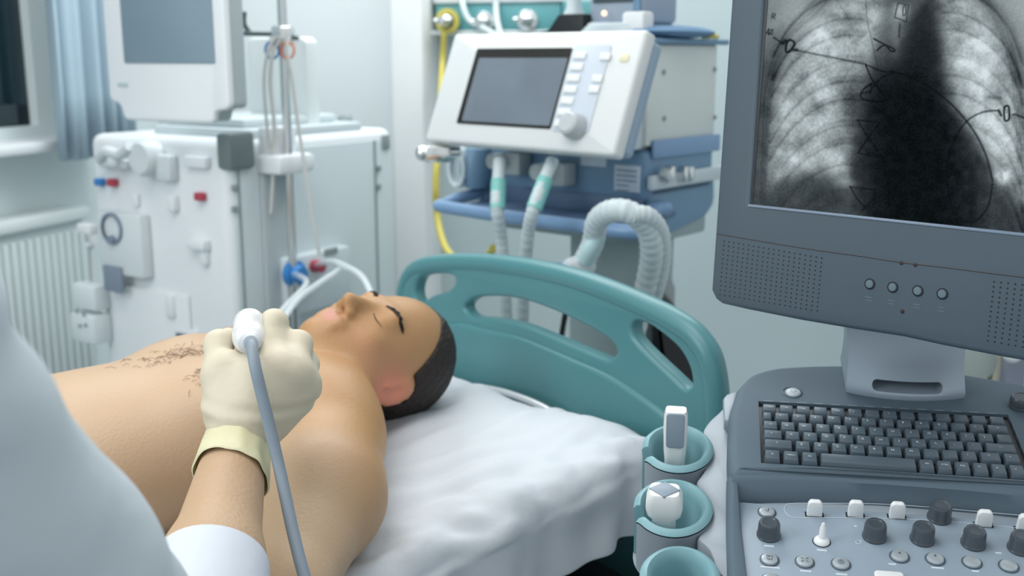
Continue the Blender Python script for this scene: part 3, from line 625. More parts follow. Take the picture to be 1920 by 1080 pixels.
hB = loop([(882, 577), (888, 565), (906, 556), (945, 554), (985, 559), (1030, 573), (1080, 594), (1125, 617), (1155, 636), (1168, 655), (1160, 668), (1148, 671), (1095, 650), (1040, 627), (985, 606), (935, 596), (898, 592)])
hC = loop([(1197, 608), (1206, 600), (1225, 605), (1255, 625), (1285, 652), (1303, 683), (1309, 712), (1305, 724), (1296, 724), (1270, 700), (1240, 672), (1210, 642), (1198, 624)])
bm = plate_curve([outer, hA, hB, hC], .016, .009, 4)
bmo = MB().add(bm); part('headboard', bmo, TEAL, bed, HP, angle=60)
# thicker rolled grip along the top edge, with the raised inner rib below it
gp = [V(p[0], p[1], 0) for p in top]
def inset(pts, d):
    o = []
    for i, p in enumerate(pts):
        t = (pts[min(i+1, len(pts)-1)]-pts[max(i-1, 0)]).normalized(); o.append(p+V(t.y, -t.x, 0)*d)
    return o
gi = inset(gp, .0185)
gi = gi+[V(gi[-1].x-.004, .65, 0)]; gi = [V(gi[0].x+.002, .65, 0)]+gi
part('headboard_grip', MB().tube(gi, .0205, n=18), TEAL, bed, HP, label='rounded teal grip rail along the top of the headboard', angle=80)
lowp = [V(*hb(*p), 0) for p in ((812, 612), (835, 602), (862, 598), (880, 597), (930, 610), (985, 621), (1040, 642), (1095, 665), (1150, 688), (1195, 714), (1250, 752), (1290, 785))]
part('headboard_lower_panel', MB().prism([(p.x, p.y-.006) for p in catmull(lowp, 4)]+[(lowp[-1].x+.0, .52), (lowp[0].x, .52)], .0, .026, .011, seg=4), TEAL, bed, HP, label='slightly raised lower panel of the teal headboard', angle=60)
# mattress
MW = .41
prof = [(.075, mz(.07)-.09), (.085, mz(.085)-.066), (.15, mz(.15)-.05), (.3, mz(.3)-.02)]+[(l, mz(l)) for l in np.linspace(.45, .93, 9)]+[(.97, .681), (1.05, .678), (2.1, .678), (2.13, .66), (2.13, .56), (1.05, .55), (.9, .56), (.1, mz(.1)-.13), (.075, mz(.07)-.11)]
mt = MB(); MX = Matrix(((1, 0, 0, 0), (0, 0, -1, 0), (0, 1, 0, 0), (0, 0, 0, 1)))
mt.prism([(a, b_-.012) for a, b_ in prof], -MW+.02, MW-.02, .015, M=MX); part('mattress', mt, mat('mattress_blue', (.12, .2, .3), .7), bed)
fr_ = MB(); fr_.box((.02, -.36, .48), (2.15, .36, .53), .01); fr_.box((.02, -.40, .50), (2.15, -.36, .56), .01); fr_.box((.02, .36, .50), (2.15, .40, .56), .01)
fr_.prism([(.06, mz(.1)-.15), (.06, mz(.1)-.18), (.95, .50), (.98, .54)], -.36, .36, .004, M=MX)
fr_.box((.0, -.05, .5), (.06, .05, .62), .01); fr_.box((.25, -.30, .16), (.45, .30, .48), .02); fr_.box((1.5, -.30, .16), (1.7, .30, .48), .02); fr_.box((.1, -.34, .10), (1.95, .34, .17), .01)
part('frame', fr_, DARKM, bed)
part('footboard', MB().box((2.16, -.45, .5), (2.19, .45, .95), .012), TEAL, bed)
for x in (.18, 1.85):
    for y in (-.33, .33):
        c_ = part('castor', MB().lathe([(0, -.015), (.05, -.015), (.06, -.008), (.06, .008), (.05, .015), (0, .015)], M=Matrix.Translation((x, y, FLOORL+.06)) @ RX).box((x-.02, y-.025, FLOORL+.06), (x+.02, y+.025, .12), .005), DARKM, bed)
# side rail on the far side hidden; chrome loop at the head end
solo('pipe', MB().tube([BF @ on(BF, *p, 'x', .05) for p in ((862, 742), (885, 726), (915, 729), (950, 737), (1000, 755), (1038, 776), (1055, 800))], .0065, smooth=8), mat('pale_metal', (.8, .82, .85), .3, metal=.4), 'thin bright curved pipe between the sheet and the headboard', 'pipe')
# sheet : top grid draping over both sides with creases
nx, ny = 170, 150; vs = []; fs = []
ls = np.linspace(0, 1, nx); ts = np.linspace(-1, 1, ny); hang = .135
LL, TT = np.meshgrid(ls, ts, indexing='ij')
n1 = vnoise(LL*9, TT*5, .5, 3); n2 = vnoise(LL*30, TT*3+LL*6, .6, 4); n3 = vnoise(LL*34, TT*0+.5, .8, 5); n4 = vnoise(LL*16+TT*5, TT*11-LL*7, .7, 9); n5 = vnoise(LL*52+TT*9, TT*14-LL*14, .8, 15)
W_ = MW+.008
for i in range(nx):
    l0 = .058+ls[i]**1.15*1.9
    for j in range(ny):
        s = ts[j]*(W_+hang); a = abs(s); sg = 1 if s > 0 else -1; r = .045
        base = mz(l0)+.004
        if l0 < .12: base -= (.12-l0)**2*9
        base -= (.42-max(min(s, .42), -.42))*.095*math.exp(-(l0-.06)/.16)+.014*math.exp(-((s-.05)/.12)**2-((l0-.06)/.06)**2)
        cr = (n1[i, j]-.5)*.012+(n4[i, j]-.5)*.008
        if a < W_-r: y = s; z = base+cr; 
        elif a < W_-r+r*PI/2:
            th = (a-(W_-r))/r; y = sg*(W_-r+r*math.sin(th)); z = base-r*(1-math.cos(th))+cr*(1-th*.4)
            y += sg*(n3[i, j]-.5)*.012*th
        else:
            d = a-(W_-r)-r*PI/2; z = base-r-d; y = sg*(W_+.004+(n3[i, j]-.5)*.03*min(1, .4+d*10)+(n1[i, j]-.5)*.02-d*.06)
            z += (n2[i, j]-.5)*.004
        # near the shoulder and arm: creases radiating from the body
        g = math.exp(-((l0-.42)/.25)**2-((y-.28)/.13)**2); z += g*.006*math.sin(y*75+l0*28+3*n1[i, j])
        g2 = math.exp(-((l0-.16)/.07)**2); z += g2*.0035*math.sin(y*30+2*n4[i, j])*(.3+n1[i, j])
        if j > ny*.62: z += .016*(n5[i, j]-.5)*max(0, 1-abs(a-(W_-r*.5))/.09)*min(1, (l0-.04)*8); z += .012*(n2[i, j]-.5)*max(0, 1-abs(a-(W_-r))/.10); y += sg*.010*(n2[i, j]-.5)*max(0, 1-abs(a-W_)/.10)
        vs.append((l0, y, z))
for i in range(nx-1):
    for j in range(ny-1): q = i*ny+j; fs.append([q, q+1, q+ny+1, q+ny])
shm = MB().raw(vs, fs).mesh('bed_sheet', [SHEETM], 180)
so_ = solo('bed_sheet', shm, None, 'crumpled white sheet covering the mattress and hanging over its near side', 'bed sheet', BF)
so_.modifiers.new('s', 'SOLIDIFY').thickness = .003; so_.modifiers['s'].offset = -1
sb_ = so_.modifiers.new('sub', 'SUBSURF'); sb_.levels = 1; sb_.render_levels = 1

# ================================================================== PATIENT
def B(s, y, h): l = .50+.983*s; return (l, y, mz(min(l, .95))+h) if l < .95 else (l, y, .678+h)
sd = SDF((.10, -.50, .60), (2.12, .58, 1.10), .0055)
# trunk
sd.ell(B(.19, 0, .118), (.23, .175, .118), .03)
sd.ell(B(.12, .088, .165), (.105, .092, .062), .05); sd.ell(B(.12, -.088, .165), (.105, .092, .062), .05)
sd.ell(B(.40, 0, .13), (.22, .185, .135), .06); sd.ell(B(.66, 0, .11), (.16, .185, .105), .06)
sd.cone(B(.0, -.13, .11), B(.0, .13, .11), .074, .074, .05)
for s in (-1, 1): sd.cone(B(-.09, s*.02, .10), B(.0, s*.12, .115), .052, .06, .05)
# arms
sd.cone(B(.022, .19, .088), B(.095, .30, .078), .078, .080, .05); sd.cone(B(.095, .30, .078), B(.22, .45, .06), .080, .052, .04)
sd.cone(B(.22, .45, .06), B(.43, .37, .06), .046, .030, .03); sd.cone(B(.43, .37, .05), B(.56, .32, .045), .032, .028, .03)
for k in range(4): sd.cone(B(.55, .300+.017*k, .045), B(.635, .285+.02*k, .035), .0105, .008, .012)
sd.cone(B(.50, .355, .05), B(.565, .385, .035), .014, .010, .015)
sd.cone(B(.03, -.19, .105), B(.14, -.27, .085), .080, .068, .05); sd.cone(B(.14, -.27, .085), B(.31, -.32, .06), .068, .048, .04)
sd.cone(B(.31, -.32, .06), B(.53, -.27, .06), .046, .030, .03); sd.cone(B(.53, -.27, .05), B(.63, -.25, .045), .032, .028, .03)
for k in range(4): sd.cone(B(.62, -.275+.018*k, .045), B(.70, -.285+.022*k, .035), .0105, .008, .012)
sd.cone(B(.57, -.235, .05), B(.64, -.20, .035), .014, .010, .015)
# legs
for s in (-1, 1):
    sd.cone(B(.74, s*.09, .10), B(1.12, s*.12, .085), .092, .062, .05); sd.cone(B(1.12, s*.12, .085), B(1.48, s*.13, .055), .060, .040, .03)
    sd.cone(B(1.49, s*.13, .045), B(1.51, s*.15, .20), .036, .024, .03)
# head: local axes X crown->chin, Y near, Z face forward
HC = np.array([.325, -.02, .905])
rl = math.radians(-18); pt_ = math.radians(6)
Rx = np.array([[1, 0, 0], [0, math.cos(rl), -math.sin(rl)], [0, math.sin(rl), math.cos(rl)]])
Ry = np.array([[math.cos(pt_), 0, math.sin(pt_)], [0, 1, 0], [-math.sin(pt_), 0, math.cos(pt_)]])
RH = Ry @ Rx; HS = 1.13
def Hd(x, y, z): return HC+RH @ (np.array([x, y, z])*HS)
def hell(c, r, k, extra=None, sub=False):
    R = RH if extra is None else RH @ extra; sd.ell(Hd(*c), np.array(r)*HS, k, R, sub)
hell((-.02, 0, -.012), (.097, .077, .098), .01); hell((.045, 0, .028), (.078, .062, .062), .04)
for s in (-1, 1): sd.cone(Hd(.05, s*.052, .0), Hd(.102, s*.012, .062), .020, .020, .03)
sd.cone(Hd(.106, 0, .066), Hd(.106, 0, .068), .019, .019, .02)
sd.cone(Hd(.052, 0, .02), tuple(np.array(B(-.05, 0, .105))), .058, .062, .04)
sd.cone(Hd(.0, -.034, .079), Hd(.0, .034, .079), .013, .013, .018)
for s in (-1, 1):
    sd.cone(Hd(.018, s*.031, .073), Hd(.018, s*.031, .074), .0145, .0145, .006)
    sd.cone(Hd(.042, s*.042, .058), Hd(.046, s*.048, .040), .020, .018, .02)
    sd.cone(Hd(.060, s*.013, .097), Hd(.061, s*.013, .098), .0085, .0085, .008)
    er = np.array([[1, 0, 0], [0, math.cos(s*.45), -math.sin(s*.45)], [0, math.sin(s*.45), math.cos(s*.45)]])
    hell((.022, s*.081, -.012), (.036, .008, .019), .008, er); hell((.019, s*.0905, -.006), (.024, .0085, .0105), .004, er, sub=True); sd.cone(Hd(.036, s*.083, .004), Hd(.030, s*.085, .006), .0045, .004, .004)
sd.cone(Hd(.012, 0, .086), Hd(.055, 0, .112), .009, .012, .014)
sd.cone(Hd(.078, -.019, .087), Hd(.078, .019, .087), .0085, .0085, .008); sd.cone(Hd(.090, -.016, .084), Hd(.090, .016, .084), .0095, .0095, .008)
sd.cone(Hd(.084, -.022, .097), Hd(.084, .022, .097), .0025, .0025, .004, sub=True)
headfield = sd
X, Y, Z = sd.coords()
body_me = sd.mesh('person', [vmat('patient_skin', .48, sss=.12, bump=.15, bscale=220)])
co_ = mesh_co(body_me); hl_ = ((co_-HC) @ RH)/HS
nz = vnoise(co_[:, 0]+co_[:, 2]*.7, co_[:, 1]+co_[:, 2]*.4, .06, 21)
c = np.tile(np.array([.43, .235, .098], np.float32), (len(co_), 1))
def blend(mask, col):
    global c
    c = c*(1-mask[:, None])+np.array(col, np.float32)*mask[:, None]
trunkm = np.clip((co_[:, 0]-.52)/.12, 0, 1); blend(trunkm*.85, (.55, .40, .265)); blend(nz*.2, (.52, .30, .18))
def gm(p, r): return np.exp(-(((co_-np.array(p))**2).sum(1))/(2*r*r))
blend(np.clip(gm(Hd(.03, .082, -.008), .026)*1.0, 0, .75), (.62, .20, .13)); blend(gm(Hd(.05, .06, .0), .03)*.5, (.70, .27, .18)); blend(gm(Hd(.03, .06, -.03), .03)*.35, (.66, .25, .17))
blend(gm(Hd(.06, .045, .05), .025)*.25, (.68, .3, .22)); blend((gm(Hd(.084, 0, .095), .011))*.8, (.55, .22, .18))
for s in (-1, 1):
    npx = B(.17, s*.115, .215); d = np.sqrt(((co_-np.array(npx))[:, :2]**2).sum(1)); blend((1/(1+np.exp((d-.017)/.0025)))*(co_[:, 2] > npx[2]-.06)*.75, (.42, .20, .13))
set_col(body_me, c)
pt = solo('person', body_me, None, 'bare chested patient lying on his back in the bed with eyes closed', 'person', BF)
# hair cap : offset of the head limited to the scalp
hd2 = SDF((.17, -.16, .74), (.46, .12, 1.03), .0035)
hd2.ell(Hd(-.026, 0, -.020), np.array((.101, .083, .100))*HS, .01, RH)
X, Y, Z = hd2.coords(); Pn = np.stack([X-HC[0], Y-HC[1], Z-HC[2]], -1) @ RH/HS
line = .048-.60*np.clip(Pn[..., 0]+.085, 0, 1) - .0    # front hairline: Z limit as a function of X (crown->chin)
lim = np.maximum(Pn[..., 2]-line, (Pn[..., 0]-.075))
earcut = .034-np.sqrt((Pn[..., 0]-.02)**2+(Pn[..., 2]+.006)**2)
tex = (vnoise(X*1.0+Z, Y, .006, 31)-.5)*.004
hd2.d = np.maximum.reduce([hd2.d+tex.astype(np.float32), (lim*HS).astype(np.float32), (earcut*HS).astype(np.float32)])
hm_ = hd2.mesh('hair', [HAIR], smooth=2); part('hair', hm_, None, pt, BF)
# eyebrows and closed lids, laid on the skin
from mathutils.bvhtree import BVHTree
bvh = BVHTree.FromPolygons([tuple(v) for v in co_.tolist()], [tuple(p.vertices) for p in body_me.polygons])
fdir = Vector((RH @ np.array([0, 0, 1])).tolist())
def skin(x, y, off=.0006):
    h, nn, _, _ = bvh.ray_cast(Vector(Hd(x, y, .2)), -fdir); return (h+nn*off) if h else Vector(Hd(x, y, .09))
for s in (-1, 1):
    eb = MB()
    for k in range(110):
        t = random.random(); x = .000-.005*math.sin(t*2.4)+random.gauss(0, .0016); y = s*(.014+.034*t); eb.tube([skin(x, y), skin(x-.002, y+s*.005, .0012)], .0007, n=4)
    part('eyebrow', eb, HAIR, pt, BF)
for s in (-1, 1):
    el_ = MB().tube([skin(.0235+.0035*math.cos((k-3)*.45), s*(.031+.0042*(k-3)), .0003) for k in range(7)], [.0003, .0007, .0009, .001, .0009, .0007, .0003], n=5)
    part('eyelash_line', el_, HAIR, pt, BF)
# body hair on the sternum and around the near nipple
ch = MB(); random.seed(3)
def strands(cx, cy, sx, sy, n, L=.02):
    for _ in range(n):
        x = random.gauss(cx, sx); y = random.gauss(cy, sy); h, nn, _, _ = bvh.ray_cast(V(x, y, 1.3), V(0, 0, -1))
        if h is None: continue
        a = random.uniform(0, 2*PI); d = V(math.cos(a), math.sin(a)*.6, 0); d = (d-nn*d.dot(nn)).normalized()*L*random.uniform(.5, 1.2)
        ch.tube([h, h+d*.5+nn*.003, h+d+nn*.001], .00032, n=3, cap=False)
strands(.66, .0, .045, .018, 150, .013); q = B(.17, .115, .2); strands(q[0], q[1], .014, .018, 60, .012)
part('chest_hair', ch, CHESTHAIR, pt, BF)['kind'] = 'stuff'
# trousers
td = SDF((1.10, -.30, .62), (2.02, .30, .98), .009)
td.ell(B(.70, 0, .11), (.14, .195, .112), .03)
for s in (-1, 1): td.cone(B(.76, s*.09, .10), B(1.12, s*.12, .088), .102, .074, .04); td.cone(B(1.12, s*.12, .088), B(1.46, s*.13, .07), .074, .058, .03)
X, Y, Z = td.coords(); td.d = np.maximum(td.d, (1.14-X).astype(np.float32))
part('trousers', td.mesh('trousers', [NAVY]), None, pt, BF)

# ================================================================== DOCTOR
WI = Matrix.Identity(4)
def P_(px, py, Y): return np.array(at(px, py, Y))
WR = P_(446, 828, 1.135); EB = P_(345, 1310, .83); SH = P_(-350, 640, .50)
TC = np.array([SH[0]-.16, SH[1]-.06, 0])
SKIN2 = mat('doctor_skin', (.50, .335, .205), .5, sss=.12, bump=.15, bscale=200)
# anatomy that shows: forearm (with hand inside the glove), neck and head above the frame
dv = SDF(np.minimum(WR, EB)-.09, np.maximum(WR, EB)+.09, .004)
dv.cone(EB, EB+(WR-EB)*.45, .046, .049, .02); dv.cone(EB+(WR-EB)*.35, WR, .049, .0315, .02); dv.cone(WR, WR+(WR-EB)*.08, .031, .031, .01)
doc = thing('person', 'standing doctor in a pale coat and latex glove pressing a probe on the patient', 'person', Matrix.Translation((TC[0], TC[1], 0)))
part('forearm', dv.mesh('forearm', [SKIN2]), None, doc, WI)
hdv = SDF(TC+(-.16, -.16, 1.30), TC+(.18, .18, 1.86), .006)
hc = TC+np.array([.02, .03, 1.68]); hdv.ell(hc, (.078, .098, .115), .02); hdv.ell(hc+(0, .045, -.06), (.055, .055, .07), .03)
hdv.cone(hc+(0, .12, -.01), hc+(0, .10, .02), .012, .008, .012); hdv.cone(hc+(0, -.01, -.08), TC+(0, 0, 1.42), .055, .06, .03)
for s in (-1, 1): hdv.ell(hc+(s*.08, 0, -.01), (.010, .02, .032), .008)
part('head', hdv.mesh('head', [SKIN2]), None, doc, WI)
hh = SDF(hc-.16, hc+.17, .006); hh.ell(hc+(0, -.012, .012), (.088, .105, .118), .01); X, Y, Z = hh.coords()
hh.d = np.maximum(hh.d, ((Y-hc[1])*.9-(Z-hc[2])*.8-.015).astype(np.float32)); part('hair', hh.mesh('hair', [HAIR]), None, doc, WI)
cd = SDF(np.array([TC[0]-.34, TC[1]-.30, .42]), np.array([.0, 1.02, 1.50]), .0065)
cd.cone(TC+(0, 0, 1.32), TC+(0, 0, 1.0), .14, .165, .05); cd.cone(TC+(0, 0, 1.0), TC+(0, 0, .5), .165, .20, .05)
cd.cone(TC+(-.14, 0, 1.34), SH+(-.01, 0, .0), .075, .078, .05)
UB = (SH+EB)/2; cd.cone(SH, UB, .078, .066, .04); cd.cone(UB, EB, .066, .062, .03)
CF = EB+(WR-EB)*.445; cd.cone(EB, CF, .060, .0515, .03)
Lh = TC+(-.20, .05, 1.32); cd.cone(Lh, TC+(-.27, .12, 1.02), .075, .06, .04)
X, Y, Z = cd.coords()
fold = (np.sin((X*.8+Z*1.0)*70+6*vnoise(X*3, Z*3+Y, .3, 12))*.0035*vnoise(X+Y, Z, .09, 14)).astype(np.float32)
cd.d = cd.d+fold
# cut the sleeve end square and hollow it so that the arm comes out of a real cuff
ax = (WR-EB)/np.linalg.norm(WR-EB); tq = (X-CF[0])*ax[0]+(Y-CF[1])*ax[1]+(Z-CF[2])*ax[2]
rad = np.sqrt(np.maximum((X-CF[0])**2+(Y-CF[1])**2+(Z-CF[2])**2-tq**2, 0))
near = rad < .11
cd.d = np.where(near & (tq > -.15), np.maximum(cd.d, (tq-.0).astype(np.float32)), cd.d)
cd.d = np.where((tq > -.06) & (rad < .09), np.maximum(cd.d, (.047-rad).astype(np.float32)), cd.d)
cd.d = np.maximum(cd.d, (.46-Z).astype(np.float32))
part('coat', cd.mesh('coat', [COAT]), None, doc, WI, label='pale blue grey lab coat')
cu = MB(); zc = Vector(ax); xc = zc.orthogonal().normalized(); CFm = frame(CF, xc, zc.cross(xc))
cu.lathe([(.052, -.12), (.0640, -.12), (.056, -.002), (.0545, .004), (.051, .004), (.049, -.002)], n=40)
part('cuff', cu, mat('cuff_white', (.60, .635, .70), .85, bump=.2, bscale=20), doc, CFm, label='white turned sleeve cuff')
part('trousers', MB().lathe([(0, 0.02), (.15, .02), (.17, .5), (0, .5)], sy=.8, M=Matrix.Translation((TC[0], TC[1], 0))), NAVY, doc, WI)
part('shoe', MB().ball((TC[0]-.08, TC[1]+.06, .035), (.05, .13, .036)), WHITE, doc, WI); part('shoe', MB().ball((TC[0]+.08, TC[1]+.06, .035), (.05, .13, .036)), WHITE, doc, WI)
# gloved right hand: back of the hand to the viewer, thumb left, fingers curled away round the probe
gv = SDF(P_(330, 920, 1.05)+(-.03, -.10, -.06), P_(640, 560, 1.32)+(.03, .05, .05), .0016)
MC = [P_(485, 700, 1.150), P_(520, 690, 1.146), P_(552, 700, 1.150), P_(572, 722, 1.160)]
for m, r in zip(MC, (.021, .021, .020, .017)): gv.cone(WR+(m-WR)*.12, m, .027, r, .02)
gv.cone(P_(440, 770, 1.145), P_(432, 690, 1.165), .028, .021, .02)        # thenar and web
gv.cone(P_(556, 742, 1.165), P_(515, 782, 1.15), .021, .020, .015)        # heel at the little finger side
def fing(j, rs, k=.009):
    for a_, b2, r0, r1 in zip(j[:-1], j[1:], rs[:-1], rs[1:]): gv.cone(a_, b2, r0, r1, k)
fing([MC[0], P_(514, 606, 1.195), P_(503, 618, 1.235), P_(488, 640, 1.262)], (.018, .0148, .0135, .011))
fing([MC[1], P_(520, 640, 1.185), P_(528, 632, 1.220), P_(515, 655, 1.255)], (.018, .0145, .0130, .0105))
fing([MC[2], P_(560, 645, 1.190), P_(556, 650, 1.225), P_(530, 672, 1.252)], (.0175, .0145, .0128, .0105))
fing([MC[3], P_(575, 682, 1.195), P_(572, 690, 1.225), P_(548, 700, 1.245)], (.0155, .0128, .0115, .0095))
fing([P_(420, 765, 1.147), P_(411, 705, 1.165), P_(410, 645, 1.200), P_(428, 634, 1.228)], (.024, .0185, .0150, .0125), .010)
# wrist wrinkle folds
X, Y, Z = gv.coords()
gv.d = gv.d+(np.sin(Z*260+30*X)*.0012*np.exp(-((Z-P_(440, 775, 1.12)[2])/.012)**2)).astype(np.float32)
gd = part('glove', gv.mesh('glove', [GLOVE], smooth=2), None, doc, WI, label='cream latex glove on the right hand')
# glove cuff: loose yellow band over the wrist
AX = Vector(ax); c0_ = Vector(WR)+AX*.006; CFm2 = frame(c0_, AX.orthogonal().normalized(), AX.cross(AX.orthogonal().normalized()))
gc = MB(); n = 60; prof = [(-.062, .0400), (-.060, .0418), (-.045, .0400), (-.020, .0375), (.005, .0358), (.020, .0362), (.046, .0385), (.054, .0380), (.050, .034), (.0, .033), (-.058, .0390)]
rings = []
for t, r in prof: rings.append([V((r+.0011*math.sin(5*a+t*80)+.0008*math.sin(11*a))*math.cos(a), (r+.0011*math.sin(5*a+t*80))*math.sin(a), t+(-.008*math.sin(a+.6) if t < -.03 else 0)) for a in [2*PI*i/n for i in range(n)]])
vs = [v for rg in rings for v in rg]; fs = [[i*n+k, i*n+(k+1) % n, (i+1)*n+(k+1) % n, (i+1)*n+k] for i in range(len(prof)-1) for k in range(n)]
part('glove_cuff', MB().raw(vs, fs), GLOVEC, gd, CFm2, label='loose yellow rolled cuff of the glove', angle=70)

# handheld probe and its cable
rear = Vector(P_(470, 643, 1.150)); tip = Vector(P_(462, 636, 1.345)); 
pz = (tip-rear).normalized(); px_ = V(1, 0, 0); px_ = (px_-pz*px_.dot(pz)).normalized(); PRF = frame(rear, px_, pz.cross(px_)); Lp = (tip-rear).length
hp = thing('ultrasound_probe', 'white handheld ultrasound probe gripped in the gloved hand on the chest', 'ultrasound probe', PRF)
pv = SDF((-.035, -.06, -.01), (.035, .05, Lp+.02), .0015)
# local y of the frame points down in the picture
def sgn(v): return 1 if (PRF.to_3x3() @ V(0, 1, 0)).z > 0 else -1
sy = sgn(0)
pv.cone((0, 0, .004), (0, sy*.004, .03), .011, .0185, .006); pv.cone((0, sy*.006, .02), (0, sy*.02, .06), .0165, .0165, .010); pv.cone((0, sy*.022, .035), (0, sy*.02, .09), .0165, .0155, .008)
pv.cone((0, sy*.002, .05), (0, 0, Lp-.03), .017, .014, .01); pv.ell((0, 0, Lp-.014), (.022, .013, .016), .012)
part('body', pv.mesh('body', [PROBEW]), None, hp, PRF)
part('strain_relief', MB().lathe([(0, -.012), (.0085, -.012), (.0125, .004), (.0135, .010), (0, .012)], M=Matrix.Translation((0, 0, -.002))), mat('relief_pale_grey', (.55, .58, .62), .4), hp, PRF)
part('seam', MB().tube([(0, sy*.023, .016), (0, sy*.036, .03), (0, sy*.038, .06)], .0006, n=6, smooth=4), GREYM, hp, PRF)
cp = [rear+pz*.0] + [at(*p) for p in ((472, 650, 1.128), (479, 690, 1.108), (492, 745, 1.098), (508, 810, 1.088), (522, 870, 1.075), (535, 930, 1.055), (550, 1000, 1.03), (572, 1085, 1.0), (610, 1200, .97), (720, 1400, .95))]+[V(.15, .85, .45), V(.36, 1.02, .42)]
part('cable', MB().tube(cp, .0064, smooth=8, n=14), CABLE, hp, WI)

# ================================================================== ULTRASOUND MACHINE
yw = math.radians(10.4); tk = math.radians(15)
ku = V(math.cos(yw), -math.sin(yw), 0); kv = V(math.sin(yw), math.cos(yw), 0); kk = kv*math.cos(tk)+V(0, 0, 1)*math.sin(tk)
ko = at(1427, 865, 1.15); KF = frame(ko, ku, kk)
K = lambda px, py, z=0: on(KF, px, py, 'z', z)
us = thing('ultrasound_machine', 'dark grey ultrasound machine with chest x-ray monitor, keyboard and knobs', 'ultrasound machine', yawframe((ko.x+.19, ko.y+.05, 0), 10.4))
XR = .43
# deck
dl = [K(1368, 905), K(1364, 840), K(1366, 770), K(1382, 722), K(1408, 697), K(1450, 685), K(1515, 681), K(1580, 680), K(1700, 684), K(1810, 697), K(1920, 716)]
LIP = [K(*p, -.002) for p in ((1368, 893), (1440, 891), (1520, 892), (1650, 898), (1800, 909), (1920, 920))]
FOOT = [K(*p, -.024) for p in ((1372, 938), (1440, 935), (1520, 935), (1640, 939), (1745, 947), (1840, 955), (1920, 964))]
lip = lambda x: float(np.interp(x, [p.x for p in LIP], [p.y for p in LIP])); foot = lambda x: float(np.interp(x, [p.x for p in FOOT], [p.y for p in FOOT]))
deckpts = [(p.x, p.y) for p in dl[1:]]+[(XR-.03, .165), (XR, .12), (XR+.004, lip(XR))]+[(p.x, p.y) for p in LIP[::-1]][1:]
deck = roundpoly(deckpts[::-1], .012, 3)
bm_ = MB(); bm_.prism(deck, -.034, .0, .012, seg=4, top_only=True)
dk = part('console_deck', bm_, SLATE, us, KF)
# keyboard well cut into the deck, power button recess
kw = [(K(1422, 752)), (K(1427, 868)), (K(1922, 890)), (K(1878, 783))]
kwp = [(kw[0].x, kw[0].y), (kw[1].x, kw[1].y), (.288, kw[1].y), (.288, kw[0].y)]
cutter = MB().prism([(kwp[0][0], kwp[0][1]), (kwp[1][0], kwp[1][1]), (kwp[2][0], kwp[2][1]), (kwp[3][0], kwp[3][1])], -.007, .02, 0)
cut(dk, cutter)
# sloping apron between deck and panel
pl_ = K(1383, 937, -.024); 
ap = MB(); yb = -.047; xs = np.linspace(LIP[0].x+.003, XR, 24)
secs = []
for x in xs:
    ypan = pl_.y - .004 + .0*(x)
    yl = lip(x); yf_ = foot(x); secs.append([V(x, yl+.02, -.004), V(x, yl+.003, -.0035), V(x, yl-.004, -.006), V(x, yf_+.005, -.019), V(x, yf_, -.024), V(x, yf_, -.05), V(x, yl+.02, -.05)])
vs = [v for s_ in secs for v in s_]; m7 = 7; fs = [[i*m7+k, i*m7+(k+1) % m7, (i+1)*m7+(k+1) % m7, (i+1)*m7+k] for i in range(23) for k in range(m7)]; fs += [list(range(7)), [23*7+k for k in range(7)][::-1]]
ap.raw(vs, fs); bmx = bmesh.new(); mtmp = ap.mesh('t', [SLATE]); bmx.from_mesh(mtmp); bmesh.ops.recalc_face_normals(bmx, faces=bmx.faces)
part('apron', MB().add(bmx), SLATE, us, KF, angle=60)
# lower console body
pe = [K(1383, 937, -.024), K(1400, 1080, -.024)]
sl = (pe[1].x-pe[0].x)/(pe[0].y-pe[1].y); xl = lambda y: pe[0].x+sl*(pe[0].y-y)
YB = -.36
pan = MB(); pan.prism(roundpoly([(pe[0].x-.004, -.045), (xl(YB)-.004, YB), (XR-.03, YB), (XR-.03, -.045)], .002), -.04, -.024, .001)
pn = part('control_panel', pan, PANEL, us, KF)
bd = MB(); bo = [K(1368, 905, -.006), K(1358, 960, -.006), K(1366, 1080, -.006)]
rws = []
for y_, zt in ((-.02, -.006), (-.045, -.007), (-.060, -.010), (-.075, -.0155), (-.095, -.0185), (-.14, -.019), (-.25, -.019), (YB-.01, -.019)):
    xo = K(1364, 880, -.01).x+.0+max(0, -.09-y_)*.02; xi = max(xl(min(y_, pe[0].y)), xo+.01)
    rws.append([V(xo, y_, -.09), V(xo-.001, y_, zt-.010), V(xo+.002, y_, zt-.003), V(xo+.006, y_, zt), V(xi-.004, y_, zt), V(xi-.001, y_, zt-.0012), V(xi, y_, zt-.005), V(xi, y_, -.09)])
bd.raw([v for r in rws for v in r], [[i*8+k, i*8+(k+1) % 8, (i+1)*8+(k+1) % 8, (i+1)*8+k] for i in range(7) for k in range(8)]+[list(range(8)), [56+k for k in range(8)][::-1]])

bd.prism(roundpoly([(XR-.032, YB), (XR+.01, YB), (XR+.006, yb), (XR-.032, yb)], .01), -.07, -.012, .008, seg=3)
bd.prism(roundpoly([(xl(YB)-.02, YB+.002), (XR+.01, YB+.002), (XR, YB-.05), (xl(YB), YB-.05)], .015), -.07, -.018, .008, seg=3)
part('panel_border', bd, SLATE, us, KF)
ub = MB(); ub.prism(roundpoly([(-.035, YB), (XR, YB), (XR, .17), (.3, .20), (.05, .20), (-.02, .17)], .03), -.17, -.03, .02)
part('console_underside', ub, SHELL, us, KF)
